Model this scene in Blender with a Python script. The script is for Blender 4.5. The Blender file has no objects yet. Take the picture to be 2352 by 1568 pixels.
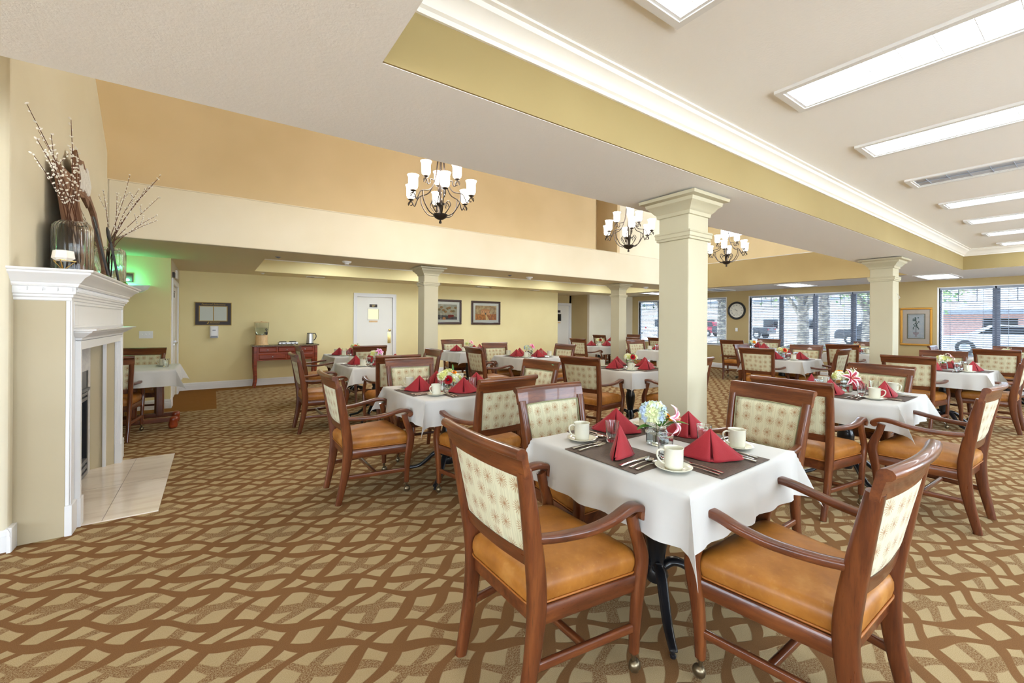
import bpy, bmesh, math, random
from mathutils import Vector, Matrix
PI = math.pi
S = bpy.context.scene
COL = S.collection
rnd = random.Random(7)
sin, cos = math.sin, math.cos
def R(d): return math.radians(d)

# ---------------------------------------------------------------- materials
MATS = {}
class NT:
    def __init__(s, m):
        s.t = m.node_tree; s.n = s.t.nodes; s.l = s.t.links
    def new(s, typ, **k):
        n = s.n.new(typ)
        for a, b in k.items(): setattr(n, a, b)
        return n
    def put(s, sock, v):
        if isinstance(v, bpy.types.NodeSocket): s.l.new(v, sock)
        elif v is not None:
            if hasattr(sock.default_value, '__len__') and not hasattr(v, '__len__'): v = (v, v, v)
            if hasattr(sock.default_value, '__len__') and len(sock.default_value) == 4 and len(v) == 3: v = (*v, 1)
            sock.default_value = v
    def math(s, op, a, b=None, c=None, clamp=False):
        n = s.new('ShaderNodeMath', operation=op, use_clamp=clamp)
        for i, v in enumerate((a, b, c)):
            if v is not None: s.put(n.inputs[i], v)
        return n.outputs[0]
    def mix(s, f, a, b, mode='MIX'):
        n = s.new('ShaderNodeMix', data_type='RGBA', blend_type=mode)
        s.put(n.inputs[0], f); s.put(n.inputs[6], a); s.put(n.inputs[7], b)
        return n.outputs[2]
    def noise(s, vec, scale, detail=3, rough=.55):
        n = s.new('ShaderNodeTexNoise'); s.put(n.inputs['Vector'], vec)
        n.inputs['Scale'].default_value = scale; n.inputs['Detail'].default_value = detail; n.inputs['Roughness'].default_value = rough
        return n.outputs[0]
    def coord(s, which='Object'): return s.new('ShaderNodeTexCoord').outputs[which]
    def pos(s): return s.new('ShaderNodeNewGeometry').outputs['Position']
    def mapping(s, vec, scale=(1, 1, 1), rot=(0, 0, 0)):
        n = s.new('ShaderNodeMapping'); s.put(n.inputs[0], vec); n.inputs['Scale'].default_value = scale; n.inputs['Rotation'].default_value = rot
        return n.outputs[0]
    def ramp(s, f, stops):
        n = s.new('ShaderNodeValToRGB'); s.put(n.inputs[0], f); e = n.color_ramp.elements
        while len(e) < len(stops): e.new(.5)
        for i, (p, c) in enumerate(stops): e[i].position = p; e[i].color = (*c, 1)
        return n.outputs[0]
    def smooth(s, v, lo, hi):
        n = s.new('ShaderNodeMapRange', interpolation_type='SMOOTHSTEP'); s.put(n.inputs[0], v)
        n.inputs[1].default_value = lo; n.inputs[2].default_value = hi
        return n.outputs[0]
    def bump(s, h, strength=.3, dist=.002):
        n = s.new('ShaderNodeBump'); s.put(n.inputs['Height'], h); n.inputs['Strength'].default_value = strength; n.inputs['Distance'].default_value = dist
        return n.outputs[0]
def srgb(r, g, b):
    return tuple(((c / 255) / 12.92 if c / 255 <= .04045 else (((c / 255) + .055) / 1.055) ** 2.4) for c in (r, g, b))
def mat(name, color, rough=.5, metal=0, spec=.5, trans=0, ior=1.45, emit=None, estr=0, fn=None, coat=0, sheen=0, sss=0):
    m = bpy.data.materials.new(name); m.use_nodes = True
    nt = NT(m); b = nt.n['Principled BSDF']
    b.inputs['Base Color'].default_value = (*color, 1); b.inputs['Roughness'].default_value = rough
    b.inputs['Metallic'].default_value = metal; b.inputs['Specular IOR Level'].default_value = spec
    b.inputs['Transmission Weight'].default_value = trans; b.inputs['IOR'].default_value = ior
    b.inputs['Coat Weight'].default_value = coat; b.inputs['Sheen Weight'].default_value = sheen
    if emit: b.inputs['Emission Color'].default_value = (*emit, 1); b.inputs['Emission Strength'].default_value = estr
    if fn:
        r = fn(nt, b)
    MATS[name] = m
    return m

def f_wall(c1, c2, sc=1.2, bs=180, st=.12):
    def fn(nt, b):
        p = nt.pos(); n = nt.noise(p, sc, 2)
        nt.put(b.inputs['Base Color'], nt.mix(nt.smooth(n, .3, .7), c1, c2))
        nt.put(b.inputs['Normal'], nt.bump(nt.noise(p, bs, 2), st, .0015))
    return fn
def f_ceil(c1, c2):
    def fn(nt, b):
        p = nt.pos(); n = nt.noise(p, .6, 2)
        nt.put(b.inputs['Base Color'], nt.mix(n, c1, c2))
        nt.put(b.inputs['Normal'], nt.bump(nt.noise(p, 70, 3, .6), .35, .004))
    return fn
CREAM = mat('paint_cream', srgb(226, 216, 192), .75, fn=f_wall(srgb(220, 211, 190), srgb(216, 206, 182)))
YELLOW = mat('paint_yellow', srgb(232, 212, 150), .75, fn=f_wall(srgb(232, 218, 166), srgb(228, 213, 160)))
OCHRE = mat('paint_ochre', srgb(222, 186, 118), .75, fn=f_wall(srgb(206, 184, 146), srgb(200, 178, 139)))
GOLD = mat('paint_gold', srgb(214, 186, 122), .75, fn=f_wall(srgb(186, 166, 120), srgb(181, 160, 114)))
CHIM = mat('paint_chimney', srgb(230, 212, 168), .75, fn=f_wall(srgb(218, 209, 184), srgb(214, 204, 177)))
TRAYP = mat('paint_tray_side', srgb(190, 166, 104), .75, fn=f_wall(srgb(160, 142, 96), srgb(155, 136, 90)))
COLM = mat('paint_column', srgb(236, 224, 188), .5, fn=f_wall(srgb(192, 186, 160), srgb(188, 181, 154), 1, 60, .03))
CEIL = mat('ceiling_texture_paint', srgb(232, 226, 214), .85, fn=f_ceil(srgb(244, 243, 242), srgb(241, 240, 238)))
CEILB = mat('ceiling_tan_paint', srgb(222, 206, 160), .85, fn=f_ceil(srgb(226, 214, 180), srgb(222, 209, 174)))
TRIM = mat('white_trim_paint', srgb(228, 228, 228), .35)
CROWN = mat('crown_paint', srgb(238, 235, 228), .35)
DOORM = mat('door_paint', srgb(234, 232, 224), .4)
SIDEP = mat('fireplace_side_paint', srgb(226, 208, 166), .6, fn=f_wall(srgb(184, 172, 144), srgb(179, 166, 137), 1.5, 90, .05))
def f_wood(c1, c2, c3, sc=1.0, axis='Z', rough=(.22, .4)):
    def fn(nt, b):
        p = nt.coord('Object')
        s = {'Z': (14, 14, 1.2), 'X': (1.2, 14, 14), 'Y': (14, 1.2, 14)}[axis]
        q = nt.mapping(p, tuple(v * sc for v in s))
        n = nt.noise(q, 1.6, 5, .6)
        q2 = nt.mapping(p, tuple(v * sc * 5 for v in s))
        n2 = nt.noise(q2, 2.5, 3, .6)
        c = nt.ramp(n, [(.25, c1), (.5, c2), (.78, c3)])
        c = nt.mix(nt.math('MULTIPLY', nt.smooth(n2, .5, .75), .35), c, tuple(v * .45 for v in c1))
        nt.put(b.inputs['Base Color'], c)
        nt.put(b.inputs['Roughness'], nt.math('MULTIPLY_ADD', n2, rough[1] - rough[0], rough[0]))
    return fn
CH = (srgb(62, 30, 15), srgb(98, 50, 25), srgb(132, 76, 38))
WOODZ = mat('cherry_wood_upright', CH[1], .28, coat=.35, fn=f_wood(*CH, axis='Z'))
WOODY = mat('cherry_wood_across', CH[1], .28, coat=.35, fn=f_wood(*CH, axis='Y'))
WOODX = mat('cherry_wood_along', CH[1], .28, coat=.35, fn=f_wood(*CH, axis='X'))
CONS = mat('console_wood', srgb(126, 50, 22), .3, coat=.3, fn=f_wood(srgb(96, 34, 14), srgb(134, 54, 24), srgb(156, 70, 34), axis='X'))
def f_leather(nt, b):
    p = nt.coord('Object'); n = nt.noise(p, 7, 4, .6); n2 = nt.noise(nt.mapping(p, (1, 1, 1)), 55, 4, .65)
    c = nt.ramp(n, [(.3, srgb(138, 84, 30)), (.55, srgb(164, 106, 42)), (.8, srgb(188, 134, 68))])
    c = nt.mix(nt.math('MULTIPLY', nt.smooth(n2, .55, .8), .3), c, srgb(198, 148, 86))
    nt.put(b.inputs['Base Color'], c)
    nt.put(b.inputs['Roughness'], nt.math('MULTIPLY_ADD', n2, .2, .3))
    nt.put(b.inputs['Normal'], nt.bump(n2, .12, .001))
LEATHER = mat('tan_leather', srgb(190, 115, 45), .38, spec=.45, fn=f_leather)
PIPING = mat('leather_piping', srgb(156, 94, 36), .4)
def f_fabric(nt, b):
    uv = nt.new('ShaderNodeUVMap').outputs[0]
    v = nt.new('ShaderNodeTexVoronoi', voronoi_dimensions='2D', feature='F1')
    v.inputs['Scale'].default_value = 12.5; v.inputs['Randomness'].default_value = .30
    nt.put(v.inputs['Vector'], uv)
    sub = nt.new('ShaderNodeVectorMath', operation='SUBTRACT'); nt.put(sub.inputs[0], uv); nt.put(sub.inputs[1], v.outputs['Position'])
    sx = nt.new('ShaderNodeSeparateXYZ'); nt.put(sx.inputs[0], sub.outputs[0])
    ang = nt.math('ARCTAN2', sx.outputs[1], sx.outputs[0])
    wob = nt.noise(uv, 130, 2)
    sp = nt.math('SINE', nt.math('MULTIPLY_ADD', wob, 5.0, nt.math('MULTIPLY', ang, 17)))
    d = v.outputs['Distance']
    core = nt.math('SUBTRACT', 1, nt.smooth(d, .02, .17))
    ring = nt.math('SUBTRACT', 1, nt.smooth(nt.math('MULTIPLY_ADD', wob, .16, d), .36, .54))
    k = nt.math('MULTIPLY', ring, nt.math('MAXIMUM', core, nt.smooth(sp, -.1, .45)))
    st = nt.noise(nt.mapping(uv, (160, 6, 1)), 1, 3)
    base = nt.mix(nt.smooth(st, .35, .7), srgb(196, 193, 160), srgb(214, 210, 178))
    nt.put(b.inputs['Base Color'], nt.mix(nt.math('MULTIPLY', nt.math('MULTIPLY', k, nt.math('MULTIPLY_ADD', d, -.9, 1.0)), .92), base, srgb(150, 98, 50)))
    nt.put(b.inputs['Normal'], nt.bump(nt.noise(nt.mapping(uv, (900, 900, 1)), 1, 1), .15, .0008))
FABRIC = mat('starburst_fabric', srgb(208, 204, 178), .85, sheen=.2, fn=f_fabric)
def f_cloth(nt, b):
    p = nt.coord('Object'); n = nt.noise(p, 3, 3)
    nt.put(b.inputs['Base Color'], nt.mix(n, srgb(202, 201, 197), srgb(194, 193, 188)))
    nt.put(b.inputs['Normal'], nt.bump(nt.noise(p, 9, 3, .5), .25, .006))
CLOTH = mat('white_tablecloth_fabric', srgb(236, 234, 230), .75, sheen=.15, fn=f_cloth)
def f_napkin(nt, b):
    p = nt.coord('Object'); n = nt.noise(p, 260, 2)
    nt.put(b.inputs['Base Color'], nt.mix(n, srgb(140, 20, 30), srgb(162, 32, 42)))
    nt.put(b.inputs['Normal'], nt.bump(n, .12, .001))
NAPKIN = mat('red_napkin_fabric', srgb(176, 32, 42), .7, sheen=.1, fn=f_napkin)
def f_mat(nt, b):
    p = nt.coord('Object')
    w1 = nt.noise(nt.mapping(p, (30, 420, 1)), 1, 3, .7); w2 = nt.noise(nt.mapping(p, (420, 30, 1)), 1, 3, .7)
    k = nt.math('MULTIPLY', w1, w2)
    nt.put(b.inputs['Base Color'], nt.ramp(k, [(.12, srgb(48, 38, 34)), (.28, srgb(84, 68, 58)), (.45, srgb(122, 96, 74))]))
    nt.put(b.inputs['Normal'], nt.bump(k, .4, .001))
PMAT = mat('woven_vinyl', srgb(80, 64, 54), .6, fn=f_mat)
CHINA = mat('glazed_china', srgb(216, 214, 196), .12, coat=.3)
STEEL = mat('polished_steel', (.75, .74, .72), .14, 1)
BRUSH = mat('brushed_steel', (.6, .6, .6), .28, 1)
GLASS = mat('clear_glass', (.95, .98, .97), .02, trans=1, ior=1.45)
WATER = mat('water', (.9, .97, .95), .0, trans=1, ior=1.33)
IRON = mat('black_cast_iron', (.012, .012, .014), .3, spec=.5, coat=.3)
BRONZE = mat('oil_rubbed_bronze', (.045, .034, .028), .4, .6)
CASTER = mat('antique_brass_caster', (.2, .16, .1), .3, .9)
RUBBER = mat('black_rubber', (.015, .015, .015), .5)
BLACK = mat('black_plastic', (.02, .02, .022), .35)
WHITEP = mat('white_plastic', srgb(235, 235, 235), .35)
GILT = mat('dull_gilt_paint', srgb(168, 136, 60), .45, .3)
BRASS = mat('polished_brass', (.72, .52, .2), .2, 1)
GOLDM = mat('gold_leaf_frame', srgb(190, 140, 60), .35, .6)
LEAF = mat('green_leaf', srgb(60, 110, 34), .45, fn=lambda nt, b: nt.put(b.inputs['Base Color'], nt.mix(nt.noise(nt.coord(), 25, 2), srgb(40, 90, 30), srgb(96, 142, 50))))
STEM = mat('green_stem', srgb(90, 130, 60), .5)
TWIG = mat('brown_twig', srgb(92, 52, 34), .6)
CATKIN = mat('white_catkin', srgb(232, 228, 218), .9, sheen=.5)
def f_petal(c1, c2, sc=60):
    return lambda nt, b: nt.put(b.inputs['Base Color'], nt.mix(nt.smooth(nt.noise(nt.coord(), sc, 1), .4, .6), c1, c2))
HBLUE = mat('blue_hydrangea_petal', srgb(190, 205, 220), .6, fn=f_petal(srgb(180, 200, 222), srgb(214, 222, 170), 22))
HWHITE = mat('cream_hydrangea_petal', srgb(234, 232, 190), .6, fn=f_petal(srgb(238, 238, 214), srgb(214, 216, 130), 20))
GRED = mat('red_gerbera_petal', srgb(178, 10, 26), .5)
GORANGE = mat('orange_gerbera_petal', srgb(250, 160, 10), .5)
GVERM = mat('vermilion_petal', srgb(236, 74, 26), .5)
CENTER = mat('dark_flower_centre', srgb(60, 10, 22), .8)
def f_lily(cin, cout):
    def fn(nt, b):
        uv = nt.new('ShaderNodeUVMap').outputs[0]; sx = nt.new('ShaderNodeSeparateXYZ'); nt.put(sx.inputs[0], uv)
        e = nt.math('ABSOLUTE', nt.math('SUBTRACT', sx.outputs[0], .5))
        k = nt.smooth(nt.math('MULTIPLY_ADD', nt.math('POWER', sx.outputs[1], 4), .3, e), .18, .42)
        nt.put(b.inputs['Base Color'], nt.mix(k, cin, cout))
    return fn
LILYR = mat('stargazer_petal', srgb(170, 20, 60), .45, fn=f_lily(srgb(164, 14, 52), srgb(250, 226, 226)))
LILYP = mat('pink_lily_petal', srgb(236, 170, 184), .45, fn=f_lily(srgb(226, 120, 150), srgb(252, 232, 232)))
BREATH = mat('babys_breath', srgb(244, 242, 226), .7)
MOSS = mat('green_moss', srgb(80, 120, 20), .95, fn=f_petal(srgb(70, 110, 14), srgb(110, 150, 36), 60))
SHADE = mat('frosted_shade_glass', srgb(255, 246, 230), .5, emit=(1, .95, .86), estr=6)
LENS = mat('light_lens', (1, 1, 1), .5, emit=(.84, .93, 1), estr=7)
LENSFILL = mat('rear_fill_lens', (1, 1, 1), .5, emit=(.88, .95, 1), estr=16)  # emitter of the unseen lights added in the rear tray
LENSB = mat('lens_silver', srgb(190, 192, 200), .3, metal=.5)
def f_marble(nt, b):
    p = nt.pos(); n = nt.noise(nt.mapping(p, (1.5, 6, 6)), 1.2, 6, .6)
    nt.put(b.inputs['Base Color'], nt.ramp(n, [(.3, srgb(214, 198, 180)), (.55, srgb(232, 221, 205)), (.8, srgb(222, 204, 190))]))
MARBLE = mat('cream_marble', srgb(230, 218, 200), .08, fn=f_marble)
GROUT = mat('tile_joint', srgb(150, 140, 128), .7)
MARBLEG = mat('pale_grey_marble', srgb(206, 204, 204), .15, fn=lambda nt, b: nt.put(b.inputs['Base Color'], nt.ramp(nt.noise(nt.mapping(nt.pos(), (3, 2, 4)), 2, 5, .6), [(.35, srgb(186, 186, 192)), (.7, srgb(220, 218, 218))])))
FBOX = mat('firebox_black_metal', (.03, .03, .033), .35, .3)
FGREY = mat('fireplace_grey_metal', srgb(120, 120, 122), .4, .5)
FGLASS = mat('firebox_dark_glass', (.012, .014, .018), .06, spec=.7)
def f_granite(nt, b):
    p = nt.coord(); n = nt.noise(p, 60, 4, .7)
    nt.put(b.inputs['Base Color'], nt.ramp(n, [(.35, srgb(60, 50, 36)), (.5, srgb(116, 98, 70)), (.7, srgb(150, 132, 98))]))
GRANITE = mat('brown_granite', srgb(110, 92, 66), .2, fn=f_granite)
BAMBOO = mat('pale_bamboo', srgb(222, 184, 132), .45, fn=f_wood(srgb(206, 166, 112), srgb(224, 188, 138), srgb(236, 206, 160), rough=(.4, .5)))
BLIND = mat('backlit_tone_white_slat', srgb(160, 170, 188), .5)  # white slats; their backlit shade is put into the colour
BACKLIT = mat('backlit_tone_window_frame', srgb(122, 132, 152), .5)  # darkness of frames seen against daylight, put into the colour
RUSTIC = mat('rustic_brown_wood', srgb(120, 84, 60), .6, fn=f_wood(srgb(88, 58, 40), srgb(126, 90, 66), srgb(160, 130, 108), rough=(.5, .7)))
MIRROR = mat('mirror_glass', (.8, .82, .8), .03, 1)
CANDLE = mat('white_wax', srgb(240, 234, 224), .5)
PAPER = mat('grey_green_paper', srgb(196, 202, 194), .6)
SIGNB = mat('dark_brown_sign_board', srgb(44, 30, 26), .45)
REDP = mat('dark_red_plastic', srgb(96, 22, 24), .4)
TEAL = mat('green_signal_lamp', srgb(60, 230, 180), .3, emit=(.1, 1, .55), estr=9)
HAIRL = mat('fine_dark_line', (.05, .05, .05), .6)

def f_carpet(nt, b):
    p = nt.pos(); sx = nt.new('ShaderNodeSeparateXYZ'); nt.put(sx.inputs[0], p)
    X, Y = sx.outputs[0], sx.outputs[1]
    def band(cx, cy, ox, ph):
        # u: across the bands, s: along them
        s = nt.math('ADD', nt.math('MULTIPLY', X, cx), nt.math('MULTIPLY', Y, cy))
        u = nt.math('ADD', nt.math('ADD', nt.math('MULTIPLY', X, -cy), nt.math('MULTIPLY', Y, cx)), ox)
        u = nt.math('DIVIDE', u, .1235)
        i = nt.math('FLOOR', u)
        kind = nt.math('FRACT', nt.math('DIVIDE', nt.math('ADD', i, .5), 3))
        w = nt.math('SINE', nt.math('ADD', nt.math('MULTIPLY', s, 2 * PI / .394), nt.math('MULTIPLY', i, ph)))
        w2 = nt.math('SINE', nt.math('ADD', nt.math('MULTIPLY', s, 2 * PI / .394), nt.math('MULTIPLY_ADD', i, ph, 1.9)))
        fr = nt.math('SUBTRACT', nt.math('FRACT', u), .5)
        d = nt.math('ABSOLUTE', nt.math('SUBTRACT', fr, nt.math('MULTIPLY', w, .15)))
        half = nt.math('MULTIPLY_ADD', w2, .06, .195)
        k = nt.smooth(nt.math('SUBTRACT', d, half), -.02, .03)
        soft = nt.smooth(kind, .60, .62)                      # every third strand is faint
        return nt.math('SUBTRACT', 1, k), soft
    k1, s1 = band(.826, -.563, .02, 2.1)
    k2, s2 = band(.826, .563, .05, 2.1)
    fz = nt.noise(p, 160, 3, .7)
    def weak(k, s):
        amt = nt.math('MULTIPLY_ADD', nt.math('MULTIPLY', s, nt.smooth(fz, .40, .62)), -.75, 1)
        return nt.math('MULTIPLY', k, amt)
    k = nt.math('MAXIMUM', weak(k1, s1), weak(k2, s2))
    # plain border strips
    bl = nt.math('MULTIPLY', nt.math('LESS_THAN', X, .05), nt.math('GREATER_THAN', Y, 8.4))
    bo = nt.math('MAXIMUM', nt.math('MAXIMUM', bl, nt.math('GREATER_THAN', Y, 10.5)), nt.math('GREATER_THAN', X, 13.05))
    fib = nt.noise(p, 420, 3, .75); big = nt.noise(p, 1.1, 3)
    lite = nt.ramp(fib, [(.3, srgb(150, 128, 92)), (.5, srgb(186, 165, 125)), (.72, srgb(212, 195, 156))])
    dark = nt.ramp(fib, [(.3, srgb(104, 74, 46)), (.5, srgb(134, 98, 62)), (.72, srgb(158, 120, 82))])
    c = nt.mix(k, lite, dark)
    c = nt.mix(bo, c, nt.mix(fib, srgb(128, 84, 36), srgb(150, 104, 52)))
    c = nt.mix(.22, c, nt.mix(big, srgb(120, 84, 52), srgb(190, 170, 140)), 'MULTIPLY')
    nt.put(b.inputs['Base Color'], c)
    h = nt.math('MULTIPLY_ADD', fib, .6, nt.math('MULTIPLY', k, .7))
    nt.put(b.inputs['Normal'], nt.bump(h, .55, .006))
CARPET = mat('lattice_carpet', srgb(170, 140, 100), .95, spec=.1, fn=f_carpet)

# ---------------------------------------------------------------- mesh building
class MB:
    def __init__(s): s.v = []; s.f = []; s.uv = {}
    def add(s, vs, fs):
        o = len(s.v); s.v += [tuple(v) for v in vs]; s.f += [tuple(i + o for i in f) for f in fs]; return s
    def box(s, x0, y0, z0, x1, y1, z1):
        vs = [(x, y, z) for z in (z0, z1) for y in (y0, y1) for x in (x0, x1)]
        return s.add(vs, [(0, 2, 3, 1), (4, 5, 7, 6), (0, 1, 5, 4), (2, 6, 7, 3), (0, 4, 6, 2), (1, 3, 7, 5)])
    def cbox(s, c, h, M=None):
        vs = [Vector(((-1) ** (1 - i) * h[0], (-1) ** (1 - j) * h[1], (-1) ** (1 - k) * h[2])) for k in (0, 1) for j in (0, 1) for i in (0, 1)]
        if M: vs = [M @ v for v in vs]
        vs = [v + Vector(c) for v in vs]
        return s.add(vs, [(0, 2, 3, 1), (4, 5, 7, 6), (0, 1, 5, 4), (2, 6, 7, 3), (0, 4, 6, 2), (1, 3, 7, 5)])
    def prism(s, poly, a, b, axis='y'):
        n = len(poly)
        def P(u, v, w): return {'y': (u, w, v), 'x': (w, u, v), 'z': (u, v, w)}[axis]
        vs = [P(u, v, a) for u, v in poly] + [P(u, v, b) for u, v in poly]
        return s.add(vs, [tuple(range(n))[::-1], tuple(range(n, 2 * n))] + [(i, (i + 1) % n, n + (i + 1) % n, n + i) for i in range(n)])
    def sweep(s, pts, secs, side=(0, 1, 0), caps=True):
        """sections (list of (a,b), or one for all) swept along pts; a runs along SIDE, b across."""
        pts = [Vector(p) for p in pts]; n = len(pts); sd = Vector(side)
        if not isinstance(secs[0][0], (tuple, list)): secs = [secs] * n
        m = len(secs[0]); vs = []
        for i, p in enumerate(pts):
            t = (pts[min(i + 1, n - 1)] - pts[max(i - 1, 0)]).normalized()
            a = (sd - t * sd.dot(t)).normalized(); b = t.cross(a)
            vs += [p + a * u + b * w for u, w in secs[i]]
        fs = [(i * m + j, i * m + (j + 1) % m, (i + 1) * m + (j + 1) % m, (i + 1) * m + j) for i in range(n - 1) for j in range(m)]
        if caps: fs += [tuple(range(m))[::-1], tuple(range((n - 1) * m, n * m))]
        return s.add(vs, fs)
    def tube(s, pts, r, n=8, caps=True):
        pts = [Vector(p) for p in pts]; k = len(pts)
        rs = r if isinstance(r, (list, tuple)) else [r] * k
        t0 = (pts[1] - pts[0]).normalized(); a = t0.orthogonal().normalized(); vs = []
        for i, p in enumerate(pts):
            t = (pts[min(i + 1, k - 1)] - pts[max(i - 1, 0)]).normalized()
            a = (a - t * a.dot(t)).normalized(); b = t.cross(a)
            vs += [p + (a * cos(2 * PI * j / n) + b * sin(2 * PI * j / n)) * rs[i] for j in range(n)]
        fs = [(i * n + j, i * n + (j + 1) % n, (i + 1) * n + (j + 1) % n, (i + 1) * n + j) for i in range(k - 1) for j in range(n)]
        if caps: fs += [tuple(range(n))[::-1], tuple(range((k - 1) * n, k * n))]
        return s.add(vs, fs)
    def lathe(s, prof, n=24, c=(0, 0, 0), M=None, ripple=None):
        vs = []; fs = []; k = len(prof)
        for r, z in prof:
            for j in range(n):
                a = 2 * PI * j / n; rr = r * (1 + ripple[1] * cos(ripple[0] * a)) if ripple and r > .002 else r
                v = Vector((rr * cos(a), rr * sin(a), z))
                if M: v = M @ v
                vs.append(v + Vector(c))
        for i in range(k - 1):
            for j in range(n): fs.append((i * n + j, i * n + (j + 1) % n, (i + 1) * n + (j + 1) % n, (i + 1) * n + j))
        if prof[0][0] > 1e-4 and prof[0][0] < .9e9 and False: pass
        return s.add(vs, fs)
    def disc(s, r, z, n=24, c=(0, 0, 0), M=None, flip=False):
        vs = [Vector((r * cos(2 * PI * j / n), r * sin(2 * PI * j / n), z)) for j in range(n)]
        if M: vs = [M @ v for v in vs]
        f = tuple(range(n)); return s.add([v + Vector(c) for v in vs], [f[::-1] if flip else f])
    def ball(s, c, r, n=8, m=6, sc=(1, 1, 1), M=None):
        vs = []; c = Vector(c)
        for i in range(m + 1):
            th = PI * i / m
            for j in range(n):
                v = Vector((r * sin(th) * cos(2 * PI * j / n) * sc[0], r * sin(th) * sin(2 * PI * j / n) * sc[1], r * cos(th) * sc[2]))
                if M: v = M @ v
                vs.append(v + c)
        return s.add(vs, [(i * n + j, (i + 1) * n + j, (i + 1) * n + (j + 1) % n, i * n + (j + 1) % n) for i in range(m) for j in range(n)])
    def grid(s, fn, nu, nv, uv=None):
        o = len(s.v)
        for j in range(nv + 1):
            for i in range(nu + 1):
                s.v.append(tuple(fn(i / nu, j / nv)))
                if uv: s.uv[len(s.v) - 1] = uv(i / nu, j / nv)
        w = nu + 1
        s.f += [(o + j * w + i, o + j * w + i + 1, o + (j + 1) * w + i + 1, o + (j + 1) * w + i) for j in range(nv) for i in range(nu)]
        return s
    def mesh(s, name, m, smooth=40, bevel=0, seg=2, merge=False, uvfn=None, solid=0):
        me = bpy.data.meshes.new(name); me.from_pydata(s.v, [], s.f)
        bm = bmesh.new(); bm.from_mesh(me)
        if merge: bmesh.ops.remove_doubles(bm, verts=bm.verts, dist=1e-5)
        bmesh.ops.recalc_face_normals(bm, faces=bm.faces)
        if bevel:
            es = [e for e in bm.edges if len(e.link_faces) == 2 and e.calc_face_angle(0) > R(30)]
            bmesh.ops.bevel(bm, geom=es, offset=bevel, segments=seg, affect='EDGES', clamp_overlap=True, profile=.6)
        if s.uv or uvfn:
            L = bm.loops.layers.uv.new('UVMap'); bm.verts.ensure_lookup_table()
            for f in bm.faces:
                for l in f.loops:
                    l[L].uv = uvfn(l.vert.co) if uvfn else s.uv.get(l.vert.index, (0, 0))
        bm.to_mesh(me); bm.free()
        if smooth:
            me.polygons.foreach_set('use_smooth', [True] * len(me.polygons))
            try: me.set_sharp_from_angle(angle=R(smooth))
            except Exception: pass
        me.materials.append(m); return me
    def obj(s, name, m, parent=None, **k):
        o = bpy.data.objects.new(name, s.mesh(name, m, **k)); COL.objects.link(o)
        if parent: o.parent = parent
        return o
def rrect(w, h, r=.2, n=3):
    """rounded rectangle section, half sizes w,h"""
    out = []; r = min(w, h) * r * 2 if r < 1 else r
    r = min(r, w, h)
    for cx, cy, a0 in ((w - r, h - r, 0), (-w + r, h - r, 90), (-w + r, -h + r, 180), (w - r, -h + r, 270)):
        for k in range(n): a = R(a0 + 90 * k / (n - 1)); out.append((cx + r * cos(a), cy + r * sin(a)))
    return out
def smoothpath(pts, k=6):
    """Catmull-Rom through points"""
    P = [Vector(p) for p in pts]; P = [P[0] * 2 - P[1]] + P + [P[-1] * 2 - P[-2]]; out = []
    for i in range(1, len(P) - 2):
        for j in range(k):
            t = j / k
            out.append(.5 * ((2 * P[i]) + (-P[i - 1] + P[i + 1]) * t + (2 * P[i - 1] - 5 * P[i] + 4 * P[i + 1] - P[i + 2]) * t * t + (-P[i - 1] + 3 * P[i] - 3 * P[i + 1] + P[i + 2]) * t ** 3))
    out.append(P[-2]); return out
def tag(o, label=None, cat=None, group=None, kind=None):
    if label: o['label'] = label
    if cat: o['category'] = cat
    if group: o['group'] = group
    if kind: o['kind'] = kind
    return o
def thing(name, label, cat, loc=(0, 0, 0), rz=0, group=None):
    o = bpy.data.objects.new(name, None); COL.objects.link(o); o.empty_display_size = .1
    o.location = loc; o.rotation_euler = (0, 0, rz)
    return tag(o, label, cat, group)
def clone(root, loc, rz=0, label=None, group=None, rx=None):
    def cp(o, par):
        c = o.copy(); COL.objects.link(c); c.parent = par
        for ch in KIDS.get(o.name, ()): cp(ch, c)
        return c
    kids(root)
    r = cp(root, None); r.location = loc; r.rotation_euler = (0, 0, rz) if rx is None else rx
    if label: r['label'] = label
    if group: r['group'] = group
    return r
KIDS = {}
def kids(root):
    if root.name in KIDS: return
    def walk(o):
        KIDS[o.name] = [c for c in bpy.data.objects if c.parent == o]
        for c in KIDS[o.name]: walk(c)
    walk(root)
def struct(name, mb, m, parent=None, label=None, **k):
    o = mb.obj(name, m, parent, **k)
    if not parent: o['kind'] = 'structure'
    if label: o['label'] = label
    return o
def text(name, s, size, m, parent, M, ext=.0008, align='CENTER', font=None, shear=0, sx=1):
    c = bpy.data.curves.new(name, 'FONT'); c.body = s; c.size = size; c.extrude = ext; c.align_x = align; c.align_y = 'CENTER'; c.shear = shear
    c.materials.append(m); o = bpy.data.objects.new(name, c); COL.objects.link(o); o.parent = parent
    if sx != 1: M = M @ Matrix.Diagonal((sx, 1, 1, 1))
    bpy.context.view_layer.update()
    me = bpy.data.meshes.new_from_object(o); bpy.data.objects.remove(o)
    o = bpy.data.objects.new(name, me); COL.objects.link(o); o.parent = parent; o.matrix_basis = M
    return o
# ================================================================ ROOM SHELL
ZC = 2.435; XW = 13.4; YB = 10.9; XA = -.57; YA = 8.86
def bx(name, b, m, parent=None, bevel=0, **k):
    mb = MB()
    for q in (b if isinstance(b[0], (tuple, list)) else [b]): mb.box(*q)
    return struct(name, mb, m, parent, smooth=0, bevel=bevel, **k)
bx('floor', (-6.2, -3.6, -.12, 13.6, 12.2, 0), CARPET)
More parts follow.
